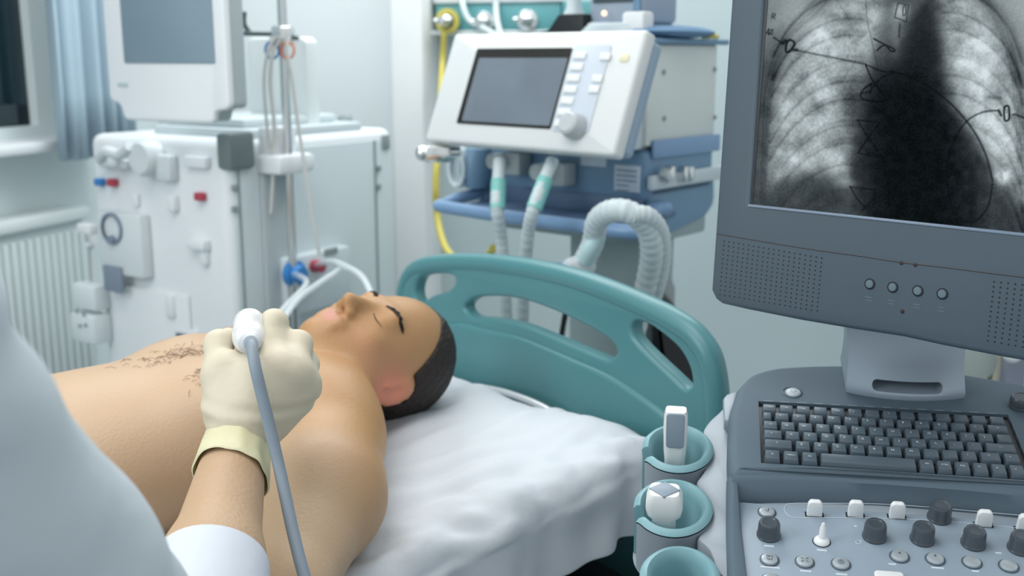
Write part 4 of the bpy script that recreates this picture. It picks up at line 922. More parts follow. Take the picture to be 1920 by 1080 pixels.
# pillar and cart down to the floor
pc = MB(); UF = yawframe((ko.x+.19, ko.y+.05, 0), 10.4)
pc.box((-.13, -.08, .14), (.15, .24, .84), .03, seg=3); pc.box((-.22, -.30, .08), (.24, .34, .20), .04, seg=3)
part('cart', pc, SHELL, us, UF)
for x in (-.18, .20):
    for y in (-.24, .28): part('castor', MB().lathe([(0, -.02), (.05, -.02), (.055, -.01), (.055, .01), (.05, .02), (0, .02)], M=Matrix.Translation((x, y, .055)) @ RY).box((x-.012, y-.012, .06), (x+.012, y+.012, .10), .003), BLACK, us, UF)
# keyboard
kb = part('keyboard', MB().prism(rrect(kwp[1][0]+.0003, kwp[1][1]+.0003, .2877, kwp[0][1]-.0003, .001), -.0068, -.004, 0), BLACK, us, KF)
rowsY = [K(1440, y).y for y in (771, 786, 803.5, 820.5, 838, 859)]
U = .01955; x00 = K(1428, 800).x
rowd = [[1]*14, [.7]+[1]*12+[1.3], [1]*14, [1.22]+[1]*11+[1.78], [1.75]+[1]*10+[1.25, 1.0], [1.02, 1.02, 1.02, 5.3]+[.94]*6]
rowh = [.0135, .0125, .0150, .0150, .0150, .0165]
leg = [['COPY', '=>', 'OK', '', 'ESC', '/', '', '/', '', '', '', '', '', ''],
       ['~', '1', '2', '3', '4', '5', '6', '7', '8', '9', '0', '-', '+', '<-'],
       ['<=', 'Q', 'W', 'E', 'R', 'T', 'Y', 'U', 'I', 'O', 'P', '[', ']', ''],
       ['*', 'A', 'S', 'D', 'F', 'G', 'H', 'J', 'K', 'L', ';', "'", '<--'],
       ['*', 'Z', 'X', 'C', 'V', 'B', 'N', 'M', ',', '.', '/', '*', '^'],
       ['Fn', 'MENU', 'Alt', '', 'Alt', 'CTRL', 'DEL', '<', '>', 'v']]
tcache = {}
def keymesh(wd, hd, txt):
    hw = wd/2-.0011; hh = hd/2-.0010; z0, z1 = -.0042, .0052; t = .0016
    m = MB(); vs = [(-hw, -hh, z0), (hw, -hh, z0), (hw, hh, z0), (-hw, hh, z0), (-hw+t, -hh+t*1.5, z1), (hw-t, -hh+t*1.5, z1), (hw-t, hh-t*.6, z1+.0008), (-hw+t, hh-t*.6, z1+.0008)]
    bm = bmesh.new(); bv = [bm.verts.new(v) for v in vs]
    for f in ((3, 2, 1, 0), (4, 5, 6, 7), (0, 1, 5, 4), (1, 2, 6, 5), (2, 3, 7, 6), (3, 0, 4, 7)): bm.faces.new([bv[i] for i in f])
    bmesh.ops.bevel(bm, geom=bm.edges[:], offset=.0008, segments=2, profile=.5, affect='EDGES'); m.add(bm)
    if txt:
        if txt not in tcache: tcache[txt] = text_mesh(txt, .0048 if len(txt) == 1 else .0034, .00008)
        tv, tf = tcache[txt]; m.raw([v+V(0 if len(txt) > 1 else -.0018, .0008, z1+.00075) for v in tv], tf, 1)
    return m.mesh('key', [KEYM, INK])
for r in range(6):
    x = x00; sc_ = .2785/(sum(rowd[r])*U)
    for i, wd in enumerate(rowd[r]):
        wd = wd*U*sc_; part('key', keymesh(wd, rowh[r]+.0035, leg[r][i]), None, kb, KF @ Matrix.Translation((x+wd/2, rowsY[r], 0))); x += wd
lm = MB()
for i in range(14): xx = x00+(.5+i)*.2785/14; lm.box((xx-.006, kwp[0][1]+.0005, .0), (xx+.005, kwp[0][1]+.0018, .00025), 0)
part('key_captions', lm, mat('caption_grey', (.22, .28, .33), .6), us, KF)
# power button
q = K(1487, 737); part('power_recess', MB().lathe([(0, .0002), (.0112, .0002), (.0116, .0010), (.0128, .0005), (.0130, 0)], sy=.95, M=Matrix.Translation((q.x-.001, q.y+.001, 0))), SLATE_D, us, KF)
pbn = part('power_button', MB().lathe([(0, .0040), (.007, .0036), (.0088, .0022), (.0092, 0)], M=Matrix.Translation((q.x, q.y-.001, .0005))), mat('power_pale', (.50, .56, .60), .35), us, KF)
part('power_symbol', MB().tube([(q.x+.003*math.sin(t), q.y-.001+.003*math.cos(t), .0045) for t in [.6+k*.3 for k in range(17)]], .00035, n=5).tube([(q.x, q.y+.0005, .0045), (q.x, q.y+.003, .0045)], .00035, n=5), GREYM, pbn, KF)
def cyl_knob(px, py, r, h, z0, m=KNOBM, name='knob'):
    q = K(px, py, z0+h*.5)
    o = part(name, MB().lathe([(0, 0), (r*1.05, 0), (r*1.06, h*.12), (r*.98, h*.2), (r*.93, h*.85), (r*.84, h*.98), (r*.62, h*1.0), (r*.55, h*.95), (0, h*.93)], n=32, M=Matrix.Translation((q.x, q.y, z0))), m, us, KF)
    a_ = random.uniform(2.2, 3.4); part('indicator', MB().ball((q.x+r*.93*math.cos(a_), q.y+r*.93*math.sin(a_)-.0, z0+h*.55), .0009, n=8), INK, o, KF)
    return o
PZ = -.024
for px, py in ((1442, 991), (1641, 994), (1731, 999), (1827, 1007), (1915, 1016), (1763, 959)): cyl_knob(px, py, .0120, .0180, PZ)
cyl_knob(1914, 752, .013, .014, 0)
def button(px, py, icon):
    q = K(px, py, PZ+.003); 
    part('button_ring', MB().lathe([(.0088, .0), (.0100, .0), (.0100, .0008), (.0088, .0012)], M=Matrix.Translation((q.x, q.y, PZ))), SLATE_D, us, KF)
    o = part('button', MB().lathe([(0, .0034), (.006, .0033), (.0080, .0026), (.0088, .0008), (.0088, 0)], M=Matrix.Translation((q.x, q.y, PZ))), BTN, us, KF)
    z = PZ+.0036; ic = MB()
    if icon == 'box': ic.tube([(q.x-.003, q.y+.003, z), (q.x+.003, q.y+.0025, z), (q.x+.002, q.y-.003, z), (q.x-.002, q.y-.003, z)], .0003, n=4, closed=True); ic.tube([(q.x-.001, q.y+.003, z), (q.x, q.y-.003, z)], .0003, n=4)
    if icon == 'check': ic.tube([(q.x-.002, q.y, z), (q.x+.001, q.y-.002, z), (q.x+.002, q.y+.003, z)], .0004, n=4)
    if icon == 'arrows':
        for sx, sy_ in ((1, 1), (1, -1), (-1, 1), (-1, -1)): ic.tube([(q.x+sx*.0012, q.y+sy_*.0012, z), (q.x+sx*.0035, q.y+sy_*.003, z)], .0004, n=4)
    if icon == 'dots':
        ic.tube([(q.x+.0028*math.cos(t), q.y+.0028*math.sin(t), z) for t in [k*.5 for k in range(12)]], .0003, n=4, closed=True); ic.ball((q.x, q.y, z), .0009, n=6)
    if icon == 'dot': ic.ball((q.x, q.y+.002, z), .0012, n=6)
    if ic.v: part('symbol', ic, SLATE_D, o, KF)
for px, py, ic in ((1438, 957, 'check'), (1443, 1046, 'box'), (1509, 1050, 'arrows'), (1577, 1054, 'dots'), (1687, 1040, 'dot'), (1754, 1045, 'dot'), (1823, 1051, None), (1892, 1058, None), (1446, 1084, None)): button(px, py, ic)
for px, py in ((1528, 950), (1605, 951), (1683, 954), (1846, 969), (1923, 977)):
    q = K(px, py+2, PZ+.0095); part('slot', MB().box((q.x-.0098, q.y-.004, PZ-.0005), (q.x+.0098, q.y+.004, PZ+.0004), 0), DARKHOLE, us, KF)
    bm = bmesh.new(); hw = .0082
    part('paddle', MB().prism(roundpoly([(-hw, -.004), (-hw*.92, .0135), (-hw*.6, .0170), (hw*.6, .0170), (hw*.92, .0135), (hw, -.004)], .002), -.0035, .0035, .0015, M=Matrix.Translation((q.x, q.y, PZ+.002)) @ Matrix.Rotation(PI/2, 4, 'X')), TOGGLE, us, KF)
q = K(1541, 1010, PZ+.004); part('joystick_slot', MB().lathe([(0, .0004), (.0092, .0004), (.0095, 0)], M=Matrix.Translation((q.x, q.y, PZ))), DARKHOLE, us, KF)
part('joystick', MB().ball((q.x, q.y, PZ), (.0085, .0085, .006)).tube([(q.x, q.y, PZ+.003), (q.x+.0005, q.y+.003, PZ+.015), (q.x+.0005, q.y+.004, PZ+.021)], [.0038, .0032, .0016], n=14), TOGGLE, us, KF)
q = K(1668, 1084, PZ+.003); part('wide_button', MB().prism(rrect(q.x-.014, q.y-.010, q.x+.014, q.y+.010, .004), PZ, PZ+.004, .0015), TOGGLE, us, KF)
# printed white outline and captions
pr_ = MB(); z = PZ+.0003
ring = [K(*p, PZ) for p in ((1935, 994), (1850, 984), (1760, 977), (1660, 972), (1560, 971), (1495, 971), (1478, 966), (1471, 957), (1473, 948), (1488, 944), (1560, 944), (1640, 945), (1740, 951), (1850, 961), (1935, 968))]
pr_.tube([V(p.x, p.y, z) for p in ring], .00035, n=5, smooth=5)
def cap(px, py, wpx): 
    q = K(px, py, PZ); d = wpx/2000/2; pr_.box((q.x-d, q.y-.0011, PZ), (q.x+d, q.y+.0011, PZ+.0003), 0)
for a_ in ((1442, 1024, 20), (1541, 1032, 20), (1444, 1064, 38), (1511, 1071, 22), (1578, 1077, 22), (1673, 1058, 14), (1758, 1065, 24), (1829, 1071, 14), (1872, 1037, 12), (1437, 975, 8), (1604, 987, 5)): cap(*a_)
q = K(1610, 1017, PZ); pr_.tube([(q.x+.003*math.cos(t), q.y+.003*math.sin(t), z) for t in [k*.5236 for k in range(12)]], .0004, n=4, closed=True)
part('panel_print', pr_, mat('panel_print_white', (.60, .67, .72), .6), us, KF)
# probe cups on the left
sk = MB(); zc_ = -.032
sh_ = [K(*p, zc_) for p in ((1372, 760), (1345, 775), (1325, 795), (1318, 815), (1332, 850), (1318, 885), (1306, 905), (1322, 930), (1335, 965), (1322, 990), (1308, 1008), (1330, 1030), (1350, 1075), (1400, 1090), (1440, 1000), (1440, 800))]
sk.prism([(p.x, p.y) for p in catmull(sh_, 3, True)][::-1], zc_-.10, zc_, .004, top_only=True)
part('side_shell', sk, SHELL, us, KF, label='pale grey scalloped side shell')
hd_ = MB(); hq = [K(*p, -.012) for p in ((1374, 790), (1358, 786), (1356, 745), (1362, 738), (1384, 731))]; hd_.prism([(p.x, p.y) for p in hq][::-1], -.03, -.012, .004); part('side_handle', hd_, SHELL, us, KF)
def cup(cx, cy, rx, ry, gap=(178, 206), H=.075, fl=True):
    """oval cup with a cable slot; rim profile swept through all angles except the gap"""
    m = MB(); mo_ = MB(); n = 56; a0 = math.radians(gap[1]); a1 = math.radians(gap[0]+360); th = .0125
    prof = [(0, -.014), (.0012, -.005), (.005, .0), (.009, -.0008), (th, -.005), (th, -.012), (th+.0005, -H)]       # outwards from inner wall
    inner = [(-.010, -H+.006), (-.002, -H*.5)]
    pr2 = inner+prof[:5]; out = [(th-.0003, -.007), (th-.001, -.016), (th-.0005, -H)]
    def sw(prof, mm):
        vs = []; fs = []; k = len(prof)
        for i in range(n+1):
            a_ = a0+(a1-a0)*i/n; tip = min(i, n-i)/3; lw_ = 0 if tip >= 1 else (1-tip)**2*.006
            for d, z in prof:
                vs.append((cx+(rx+d)*math.cos(a_), cy+(ry+d)*math.sin(a_), zc0+z-(lw_ if z > -.02 else 0)))
        for i in range(n):
            for j in range(k-1): a = i*k+j; fs.append([a, a+1, a+k+1, a+k])
        mm.raw(vs, fs)
        return k
    k = sw(pr2, m); sw(out, mo_)
    # end walls of the slot
    for a_ in (a0, a1):
        vs = [(cx+(rx+d)*math.cos(a_), cy+(ry+d)*math.sin(a_), zc0+z-(.006 if z > -.02 else 0)) for d, z in pr2+[out[1], out[2]]]
        m.raw(vs, [list(range(len(vs)))])
    bot = [(cx+(rx-.01)*math.cos(t), cy+(ry-.01)*math.sin(t), zc0-H+.006) for t in [2*PI*i/40 for i in range(40)]]; m.raw(bot, [list(range(40))])
    mo_.raw([(cx+(rx+th)*math.cos(t), cy+(ry+th)*math.sin(t), zc0-H) for t in [2*PI*i/40 for i in range(40)]], [list(range(40))])
    o = part('probe_cup', mo_, SHELL, us, KF, angle=60)
    part('cup_liner', m, CUPM, o, KF, label='teal rubber cup liner', angle=50)
zc0 = -.022
def cupfit(xl, xr, yt, yb_, **k):
    l = K(xl, (yt+yb_)/2, zc0); r = K(xr, (yt+yb_)/2, zc0); t = K((xl+xr)/2, yt, zc0); b_ = K((xl+xr)/2, yb_, zc0)
    cup((l.x+r.x)/2, (t.y+b_.y)/2, (r.x-l.x)/2-.0122, (t.y-b_.y)/2-.0122, **k); return (l.x+r.x)/2, (t.y+b_.y)/2
c1_ = cupfit(1203, 1338, 792, 880); c2_ = cupfit(1187, 1337, 894, 1000); c3_ = cupfit(1199, 1352, 1019, 1135, gap=(190, 215)); 
# probes in the cups
q = K(1265, 868, zc0-.02)
r0 = K(1268, 775, .03); 
PA = frame(KF @ V(q.x, q.y+.004, -.075), (KF.to_3x3() @ V(1, 0, 0)), (KF.to_3x3() @ V(0, .97, .0)))
h1 = on(PA, 1268, 768, 'y', .0).z
pr1 = thing('ultrasound_probe', 'slim white probe with long flat grey face standing in the rear cup', 'ultrasound probe', PA)
pvv = MB(); W1, T1 = .0205/1.9, .015
def slab(hw, ht, z0, z1, r, m): m.prism(rrect(-hw, -ht, hw, ht, r, 6), z0, z1, .005, seg=3)
secs = [(.0118, .013, 0), (.0122, .0135, .04), (.0135, .0145, h1-.05), (.0140, .0125, h1-.02), (.0135, .0100, h1-.006), (.0118, .0075, h1)]
def loft(secs, m, n=6):
    rows = []; 
    for hw, ht, z in secs: rows.append([V(x, y, z) for x, y in rrect(-hw, -ht, hw, ht, min(hw, ht)*.55, n)])
    k = len(rows[0]); vs = [v for r in rows for v in r]; fs = [[i*k+j, i*k+(j+1) % k, (i+1)*k+(j+1) % k, (i+1)*k+j] for i in range(len(rows)-1) for j in range(k)]
    fs += [list(range(k))[::-1], [(len(rows)-1)*k+j for j in range(k)]]; m.raw(vs, fs); return m
part('body', loft(secs, MB()), PROBEW, pr1, PA, angle=50)
# slanting grey acoustic face on the camera side near the top
gfz0 = h1-.044; gf = MB().prism(rrect(-.0105, gfz0, .0105, h1+.001, .004), .0, .0022, .0008, M=Matrix.Translation((0, -.0140, 0)) @ Matrix.Translation((0, 0, gfz0)) @ Matrix.Rotation(math.radians(90-5.5), 4, 'X') @ Matrix.Translation((0, -gfz0, 0)))
part('acoustic_face', gf, PROBEG, pr1, PA, label='grey acoustic face')
c2q = K(1245, 975, zc0-.01); PB = frame(KF @ V(c2q.x, c2q.y+.0, -.075), (KF.to_3x3() @ V(1, 0, 0)), (KF.to_3x3() @ V(0, 1, .0)))
h2 = on(PB, 1248, 912, 'y', .006).z
pr2_ = thing('ultrasound_probe', 'stubby white probe with diamond shaped grey top standing in the middle cup', 'ultrasound probe', PB)
part('body', loft([(.011, .011, 0), (.012, .012, h2-.045), (.0125, .012, h2-.034), (.0185, .014, h2-.028), (.0200, .0150, h2-.020), (.0195, .0150, h2-.010), (.0170, .013, h2-.002), (.0155, .012, h2)], MB(), 6), PROBEW, pr2_, PB, angle=50)
part('acoustic_face', MB().prism([(-.0165, 0), (0, -.0135), (.0165, 0), (0, .0135)], -.002, .0012, .0004, M=Matrix.Translation((0, 0, h2))), PROBEG, pr2_, PB, label='grey diamond acoustic face')
part('collar', loft([(.0125, .0125, h2-.050), (.013, .0125, h2-.040), (.0125, .012, h2-.034)], MB(), 6), mat('collar_aqua_white', (.55, .66, .68), .4), pr2_, PB)

# neck
NF = KF
nc = K(1697, 745).x; 
fr0 = K(1700, 751).y
W0 = (K(1808, 740).x-K(1585, 728).x)/2
nb = MB(); rows = []
# (half width, y front, y back, z)
for hw, yf, yb2, z, lip in ((W0*.985, fr0, fr0+.085, 0, .012), (W0, fr0, fr0+.085, .006, .012), (W0*.985, fr0+.006, fr0+.085, .016, .011), (W0*.97, fr0+.022, fr0+.088, .035, .008), (W0*.985, fr0+.035, fr0+.092, .055, .006), (W0*1.04, fr0+.045, fr0+.098, .085, .005), (W0*1.13, fr0+.050, fr0+.104, .13, .005), (W0*1.2, fr0+.052, fr0+.108, .17, .005)):
    r_ = []
    for i in range(13):
        t = -1+2*i/12; r_.append(V(nc+hw*t, yf+lip*t*t, z))
    r_ += [V(nc+hw, yb2, z), V(nc-hw, yb2, z)]; rows.append(r_)
k = len(rows[0]); vs = [v for r in rows for v in r]; fs = [[i*k+j, i*k+(j+1) % k, (i+1)*k+(j+1) % k, (i+1)*k+j] for i in range(len(rows)-1) for j in range(k)]; fs += [list(range(k))[::-1], [(len(rows)-1)*k+j for j in range(k)]]
nb.raw(vs, fs); nk = part('monitor_neck', nb, NECKM, us, KF, angle=40)
sq0 = K(1634, 722, .012); sq1 = K(1766, 728, .012)
cut(nk, MB().prism(rrect(sq0.x, .0085, sq1.x, .0205, .0058), -(fr0+.035), -(fr0-.02), 0, M=Matrix.Rotation(PI/2, 4, 'X')))
part('slot_floor', MB().prism(rrect(sq0.x-.004, .004, sq1.x+.004, .026, .005), -(fr0+.040), -(fr0+.034), 0, M=Matrix.Rotation(PI/2, 4, 'X')), DARKHOLE, nk, KF)

# monitor
ym, tm = math.radians(44), math.radians(3)
mu = V(math.cos(ym), -math.sin(ym), 0); mn = V(math.sin(ym), math.cos(ym), 0); mk = V(0, 0, 1)*math.cos(tm)+mn*math.sin(tm)
MO = at(1405, 383, 1.29); UMF = frame(MO, mu, mk)          # x right, y up, z towards the viewer
Mq = lambda px, py, z=0: on(UMF, px, py, 'z', z)
xc_ = Mq(1692, 520).x
lowo = [Mq(*p) for p in ((1337, 545), (1340, 561), (1352, 570), (1400, 581), (1500, 601), (1600, 618), (1692, 632))]
le = (Mq(1364, 5).x+Mq(1340, 500).x)/2
SWD = 2*xc_; SHT = SWD*.78; TOPY = SHT+.045
left = [(le, TOPY-.02), (le+.006, TOPY-.005), (le+.02, TOPY)]
right_ = [(2*xc_-x, y) for x, y in [(p.x, p.y) for p in lowo[:-1]]][::-1]
out_ = [(p.x, p.y) for p in lowo]; out_[0] = (le, out_[0][1]); right_[-1] = (2*xc_-le, right_[-1][1])
outline = left[::-1]+[(le, y) for y in (SHT*.5,)]+out_+right_+[(2*xc_-x, y) for x, y in left]
bm = plate_curve([outline, [(0, 0), (SWD, 0), (SWD, SHT), (0, SHT)]], .016, .006, 3)
bmesh.ops.translate(bm, vec=(0, 0, -.016), verts=bm.verts)
mh = part('monitor_housing', MB().add(bm), MONI, us, UMF, angle=50)
part('monitor_back', MB().prism([(x*.94+xc_*.06, y*.94+.008) for x, y in outline], -.095, -.028, .02, seg=3), MONI, mh, UMF)
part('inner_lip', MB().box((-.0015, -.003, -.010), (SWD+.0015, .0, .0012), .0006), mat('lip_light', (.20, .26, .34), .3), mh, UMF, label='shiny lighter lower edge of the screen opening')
part('gasket', MB().box((-.0005, -.001, -.012), (.0024, SHT+.001, -.0035), 0).box((0, SHT-.002, -.012), (SWD, SHT, -.004), 0), BLACK, mh, UMF)
sg = MB(); s_ = [Mq(*p, .0) for p in ((1344, 438), (1500, 464), (1620, 481), (1692, 492))]
sp = [V(p.x, p.y, .0002) for p in s_]; sp += [V(2*xc_-p.x, p.y, .0002) for p in s_[:-1]][::-1]
sg.tube(sp, .0006, n=5, smooth=4); part('housing_seam', sg, BLACK, mh, UMF)
gr_ = MB(); RC = []
q00 = Mq(1358, 452); q10 = Mq(1541, 484); q01 = Mq(1350, 552); q11 = Mq(1532, 583)
ncol, nrow = 20, 13
def gridholes(f):
    for i in range(ncol):
        for j in range(nrow):
            a = i/(ncol-1); b2 = j/(nrow-1); p = (q00*(1-a)+q10*a)*(1-b2)+(q01*(1-a)+q11*a)*b2
            x = f(p.x); gr_.raw([(x+.00095*math.cos(t), p.y+.00095*math.sin(t), .0003) for t in [k_*PI/4 for k_ in range(8)]], [list(range(8))])
gridholes(lambda x: x)
part('speaker_grille', gr_, DARKHOLE, mh, UMF, label='left field of small dark speaker holes')
gr_ = MB(); gridholes(lambda x: 2*xc_-x); part('speaker_grille', gr_, DARKHOLE, mh, UMF, label='right field of small dark speaker holes')
for px, py in ((1631, 532.5), (1674, 538.5), (1721, 545.5), (1767, 551)):
    q = Mq(px, py); o = part('monitor_button', MB().lathe([(0, .0022), (.0040, .0020), (.0048, .0008), (.0048, 0)], n=24, M=Matrix.Translation((q.x, q.y, 0))), mat('button_slate', (.12, .17, .20), .4), mh, UMF)
    part('button_ring', MB().lathe([(.0049, .0), (.0062, .0), (.0062, .0005), (.0049, .0007)], n=24, M=Matrix.Translation((q.x, q.y, 0))), DARKHOLE, o, UMF)
    pq = MB(); pq.box((q.x-.004, q.y-.0155, 0), (q.x+.004, q.y-.0145, .0003), 0).box((q.x-.003, q.y-.019, 0), (q.x+.004, q.y-.018, .0003), 0); part('caption', pq, mat('caption_dim', (.10, .15, .18), .6), o, UMF)
for px, py in ((1690, 493), (1716, 496.5), (1692, 584)):
    q = Mq(px, py); part('indicator_light', MB().lathe([(0, .0008), (.0020, .0006), (.0024, 0)], n=14, M=Matrix.Translation((q.x, q.y, 0))), mat('indicator_dark', (.03, .01, .012), .3), mh, UMF)
part('monitor_joint', MB().tube([UMF @ V(xc_, -.02, -.06), KF @ V(nc, fr0+.075, .12)], .045, n=20), SLATE_D, nk, WI)

# the picture on the screen : a chest x-ray, stored as the colour of the screen mesh
GX, GY = 760, 592
xs = np.linspace(0, SWD, GX); ys = np.linspace(0, SHT, GY); XX, YY = np.meshgrid(xs, ys, indexing='ij')
# picture coordinates in which the film was measured
Wp = np.array(UMF.translation)[None, None]+XX[..., None]*np.array(mu)+YY[..., None]*np.array(mk)-np.array([0, 0, CAM_Z])
dz = Wp @ np.array(FW); PX = 960+F*(Wp @ np.array(RT))/dz; PY = 540-F*(Wp @ np.array(UP))/dz
def sdpoly(P):
    d = np.full(PX.shape, 1e9); s = np.ones(PX.shape)
    n = len(P)
    for i in range(n):
        ax_, ay = P[i]; bx, by = P[i-1]; ex, ey = bx-ax_, by-ay; wx, wy = PX-ax_, PY-ay
        t = np.clip((wx*ex+wy*ey)/(ex*ex+ey*ey), 0, 1); d = np.minimum(d, (wx-ex*t)**2+(wy-ey*t)**2)
        c1, c2, c3 = PY >= ay, PY < by, ex*wy > ey*wx
        s = np.where((c1 & c2 & c3) | (~c1 & ~c2 & ~c3), -s, s)
    return s*np.sqrt(d)
def inside(P, soft): return 1/(1+np.exp(np.clip(sdpoly(P)/soft, -30, 30)))
def seg(P, wd, soft=.8, closed=False, k=8):
    pts = catmull([V(a, b, 0) for a, b in P], k, closed) if k else [V(a, b, 0) for a, b in P]
    if closed: pts = pts+[pts[0]]
    out = np.zeros(PX.shape, np.float32)
    x0 = min(p.x for p in pts)-wd*3-4; x1 = max(p.x for p in pts)+wd*3+4; y0 = min(p.y for p in pts)-wd*3-4; y1 = max(p.y for p in pts)+wd*3+4
    m = (PX > x0) & (PX < x1) & (PY > y0) & (PY < y1); px = PX[m]; py = PY[m]; d = np.full(px.shape, 1e9)
    for a, b in zip(pts[:-1], pts[1:]):
        ex, ey = b.x-a.x, b.y-a.y; wx, wy = px-a.x, py-a.y; t = np.clip((wx*ex+wy*ey)/(ex*ex+ey*ey+1e-9), 0, 1); d = np.minimum(d, (wx-ex*t)**2+(wy-ey*t)**2)
    out[m] = 1/(1+np.exp(np.clip((np.sqrt(d)-wd)/soft, -30, 30))); return out
nA = vnoise(PX, PY, 34, 41); nB = vnoise(PX, PY, 13, 42); nC = vnoise(PX, PY, 5, 43); nD = vnoise(PX, PY, 2.4, 44)
mott = nA*.45+nB*.3+nC*.17+nD*.08
I = np.full(PX.shape, .40)+.10*(mott-.5)
I += .30*inside([(1425, -200), (1560, -200), (1530, 30), (1480, 60), (1440, 50)], 22)          # shoulder
I += .34*inside([(1800, -200), (2400, -200), (2400, 200), (1930, 160), (1890, 60), (1850, -10)], 18)
lungL = [(1640, -40), (1560, 15), (1490, 85), (1452, 170), (1440, 260), (1440, 350), (1500, 322), (1560, 330), (1598, 350), (1600, 260), (1615, 170), (1640, 90), (1655, 20)]
lungR = [(1745, -30), (1830, 0), (1880, 80), (1905, 170), (1925, 270), (1935, 380), (1905, 375), (1870, 340), (1830, 270), (1790, 200), (1760, 130), (1750, 60)]
I = I+(.80+.62*(mott-.5)-I)*inside(lungL, 9)
I = I+(.84+.60*(mott-.5)-I)*inside(lungR, 8)
I += .18*np.exp(-((PX-1520)/45)**2-((PY-60)/50)**2)+.14*np.exp(-((PX-1520)/70)**2-((PY-300)/25)**2)+.15*np.exp(-((PX-1840)/35)**2-((PY-110)/60)**2)
I -= .30*np.exp(-((PX-1590)/22)**2-((PY-195)/60)**2)*(.6+.8*nB)+.16*np.exp(-((PX-1535)/40)**2-((PY-262)/30)**2)*(.5+nB)
# ribs
for i in range(11):
    y = -30+i*40+5*math.sin(i*2.3); a = .20+.05*math.sin(i*1.7)
    I -= a*seg([(1446-i*1.5, y+135), (1475, y+82), (1520, y+42), (1570, y+22), (1615, y+22)], 1.6, 1.6)
    I -= .11*seg([(1446-i*1.5, y+125), (1475, y+72), (1520, y+32), (1570, y+12), (1615, y+12)], 5, 3)
    I += .10*seg([(1450, y+120), (1477, y+68), (1520, y+28), (1570, y+8), (1615, y+8)], 2, 2)
    I -= a*seg([(1760, y+10), (1800, y+12), (1850, y+38), (1890, y+85), (1915, y+150)], 1.6, 1.6)
    I -= .11*seg([(1760, y+0), (1800, y+2), (1850, y+28), (1890, y+75), (1915, y+140)], 5, 3)
for o_ in (0, 6, 13):
    I -= .13*seg([(1600-o_*2, -60), (1530-o_, 20-o_), (1475-o_, 75), (1446-o_, 160), (1436-o_*.7, 260), (1430-o_*.6, 390)], 1.3, 1.6)
    I -= .15*seg([(1800+o_, -40), (1855+o_, 25), (1888+o_, 110), (1900+o_, 200), (1908+o_, 320), (1918+o_, 440)], 1.3, 1.6)
I -= .14*inside([(1405, 100), (1442, 120), (1432, 260), (1424, 400), (1390, 400), (1395, 200)], 8)
# clavicle shadows at the top
I -= .25*seg([(1740, 20), (1790, -5), (1860, -30)], 6, 4)+.15*seg([(1660, 10), (1600, 2), (1540, -15)], 5, 4)
# mediastinum, heart and diaphragm
med = inside([(1672, -200), (1745, -200), (1752, 20), (1757, 90), (1762, 140), (1768, 190), (1800, 232), (1850, 305), (1868, 345), (1885, 400), (1890, 520), (1585, 520), (1590, 330), (1603, 250), (1612, 180), (1640, 120), (1655, 60), (1668, 10)], 7)
dk_ = .05+.17*(1-inside([(1632, 130), (1700, 100), (1800, 150), (1900, 520), (1640, 520), (1636, 300)], 14))+.10*np.exp(-((PX-1675)/20)**2-((PY-50)/70)**2)+.22*inside([(1658, 40), (1700, 10), (1712, 60), (1690, 130), (1650, 130)], 12)+.12*(nB-.5)+.10*(1-inside([(1560, 150), (1790, 150), (1790, 520), (1560, 520)], 25))
I = I+(dk_-I)*med
I = I+(.03-I)*.75*inside([(1645, 130), (1705, 60), (1745, 90), (1765, 190), (1790, 300), (1800, 460), (1620, 460), (1618, 250)], 20)
I = I+(.10-I)*.8*inside([(1708, 20), (1742, 0), (1755, 60), (1758, 110), (1735, 130), (1700, 120), (1695, 70)], 8)*(PY > -400)
I = I+(.24+.2*(mott-.5)-I)*.9*inside([(1400, 385), (1420, 372), (1455, 345), (1500, 330), (1545, 334), (1590, 352), (1600, 520), (1380, 520)], 9)
I = I+(.24+.25*(mott-.5)-I)*.8*inside([(1850, 345), (1875, 338), (1900, 365), (1905, 520), (1820, 520)], 9)
I += .22*np.exp(-((PX-1585)/22)**2-((PY-345)/10)**2)+.5*seg([(1884, 330), (1876, 342), (1866, 330)], 5, 4)
I += .12*np.exp(-((PX-1688)/16)**2-((PY-20)/16)**2)*3*(PY > 4)*(PY < 40)
# tubes and wires
def wire(P, wd=1.0, a=.5, soft=.6, closed=False, k=8):
    global I
    I = I-(I-.02)*a*seg(P, wd, soft, closed, k)
wire([(1447, 70), (1462, 80), (1466, 82)], 1.4, .6); wire([(1490, 94), (1510, 98), (1560, 108), (1620, 120)], 1.8, .45)
wire([(1472, 78), (1480, 75), (1486, 82), (1478, 95), (1470, 96)], 2.0, .8, closed=True); wire([(1463, 80), (1469, 76)], 3, .8, 1); wire([(1484, 93), (1490, 93)], 2.6, .8, 1)
wire([(1635, 72), (1651, 81), (1670, 90), (1674, 95), (1667, 95), (1655, 84), (1641, 94)], 1.2, .9)
wire([(1620, 121), (1650, 133), (1672, 136), (1655, 142), (1637, 157), (1628, 170), (1612, 175)], .9, .85, k=6)
wire([(1620, 122), (1632, 150), (1660, 187)], 1.2, .9, k=2); wire([(1631, 157), (1618, 165), (1610, 178), (1618, 187), (1645, 190), (1660, 187)], 1.3, .9)
wire([(1629, 158), (1630, 168), (1626, 176)], 1.2, .8)
wire([(1604, 225), (1626, 227), (1647, 229), (1625, 258), (1605, 287), (1625, 291), (1649, 293), (1626, 260)], .9, .85, closed=True, k=0)
wire([(1590, 350), (1600, 352), (1638, 356), (1636, 372), (1612, 395)], .9, .7, k=0); wire([(1590, 350), (1603, 372), (1620, 392)], 1.0, .8, k=0)
wire([(1668, 134), (1700, 142), (1735, 160), (1762, 180), (1790, 205), (1822, 245), (1845, 290), (1858, 340)], 2.0, .6)
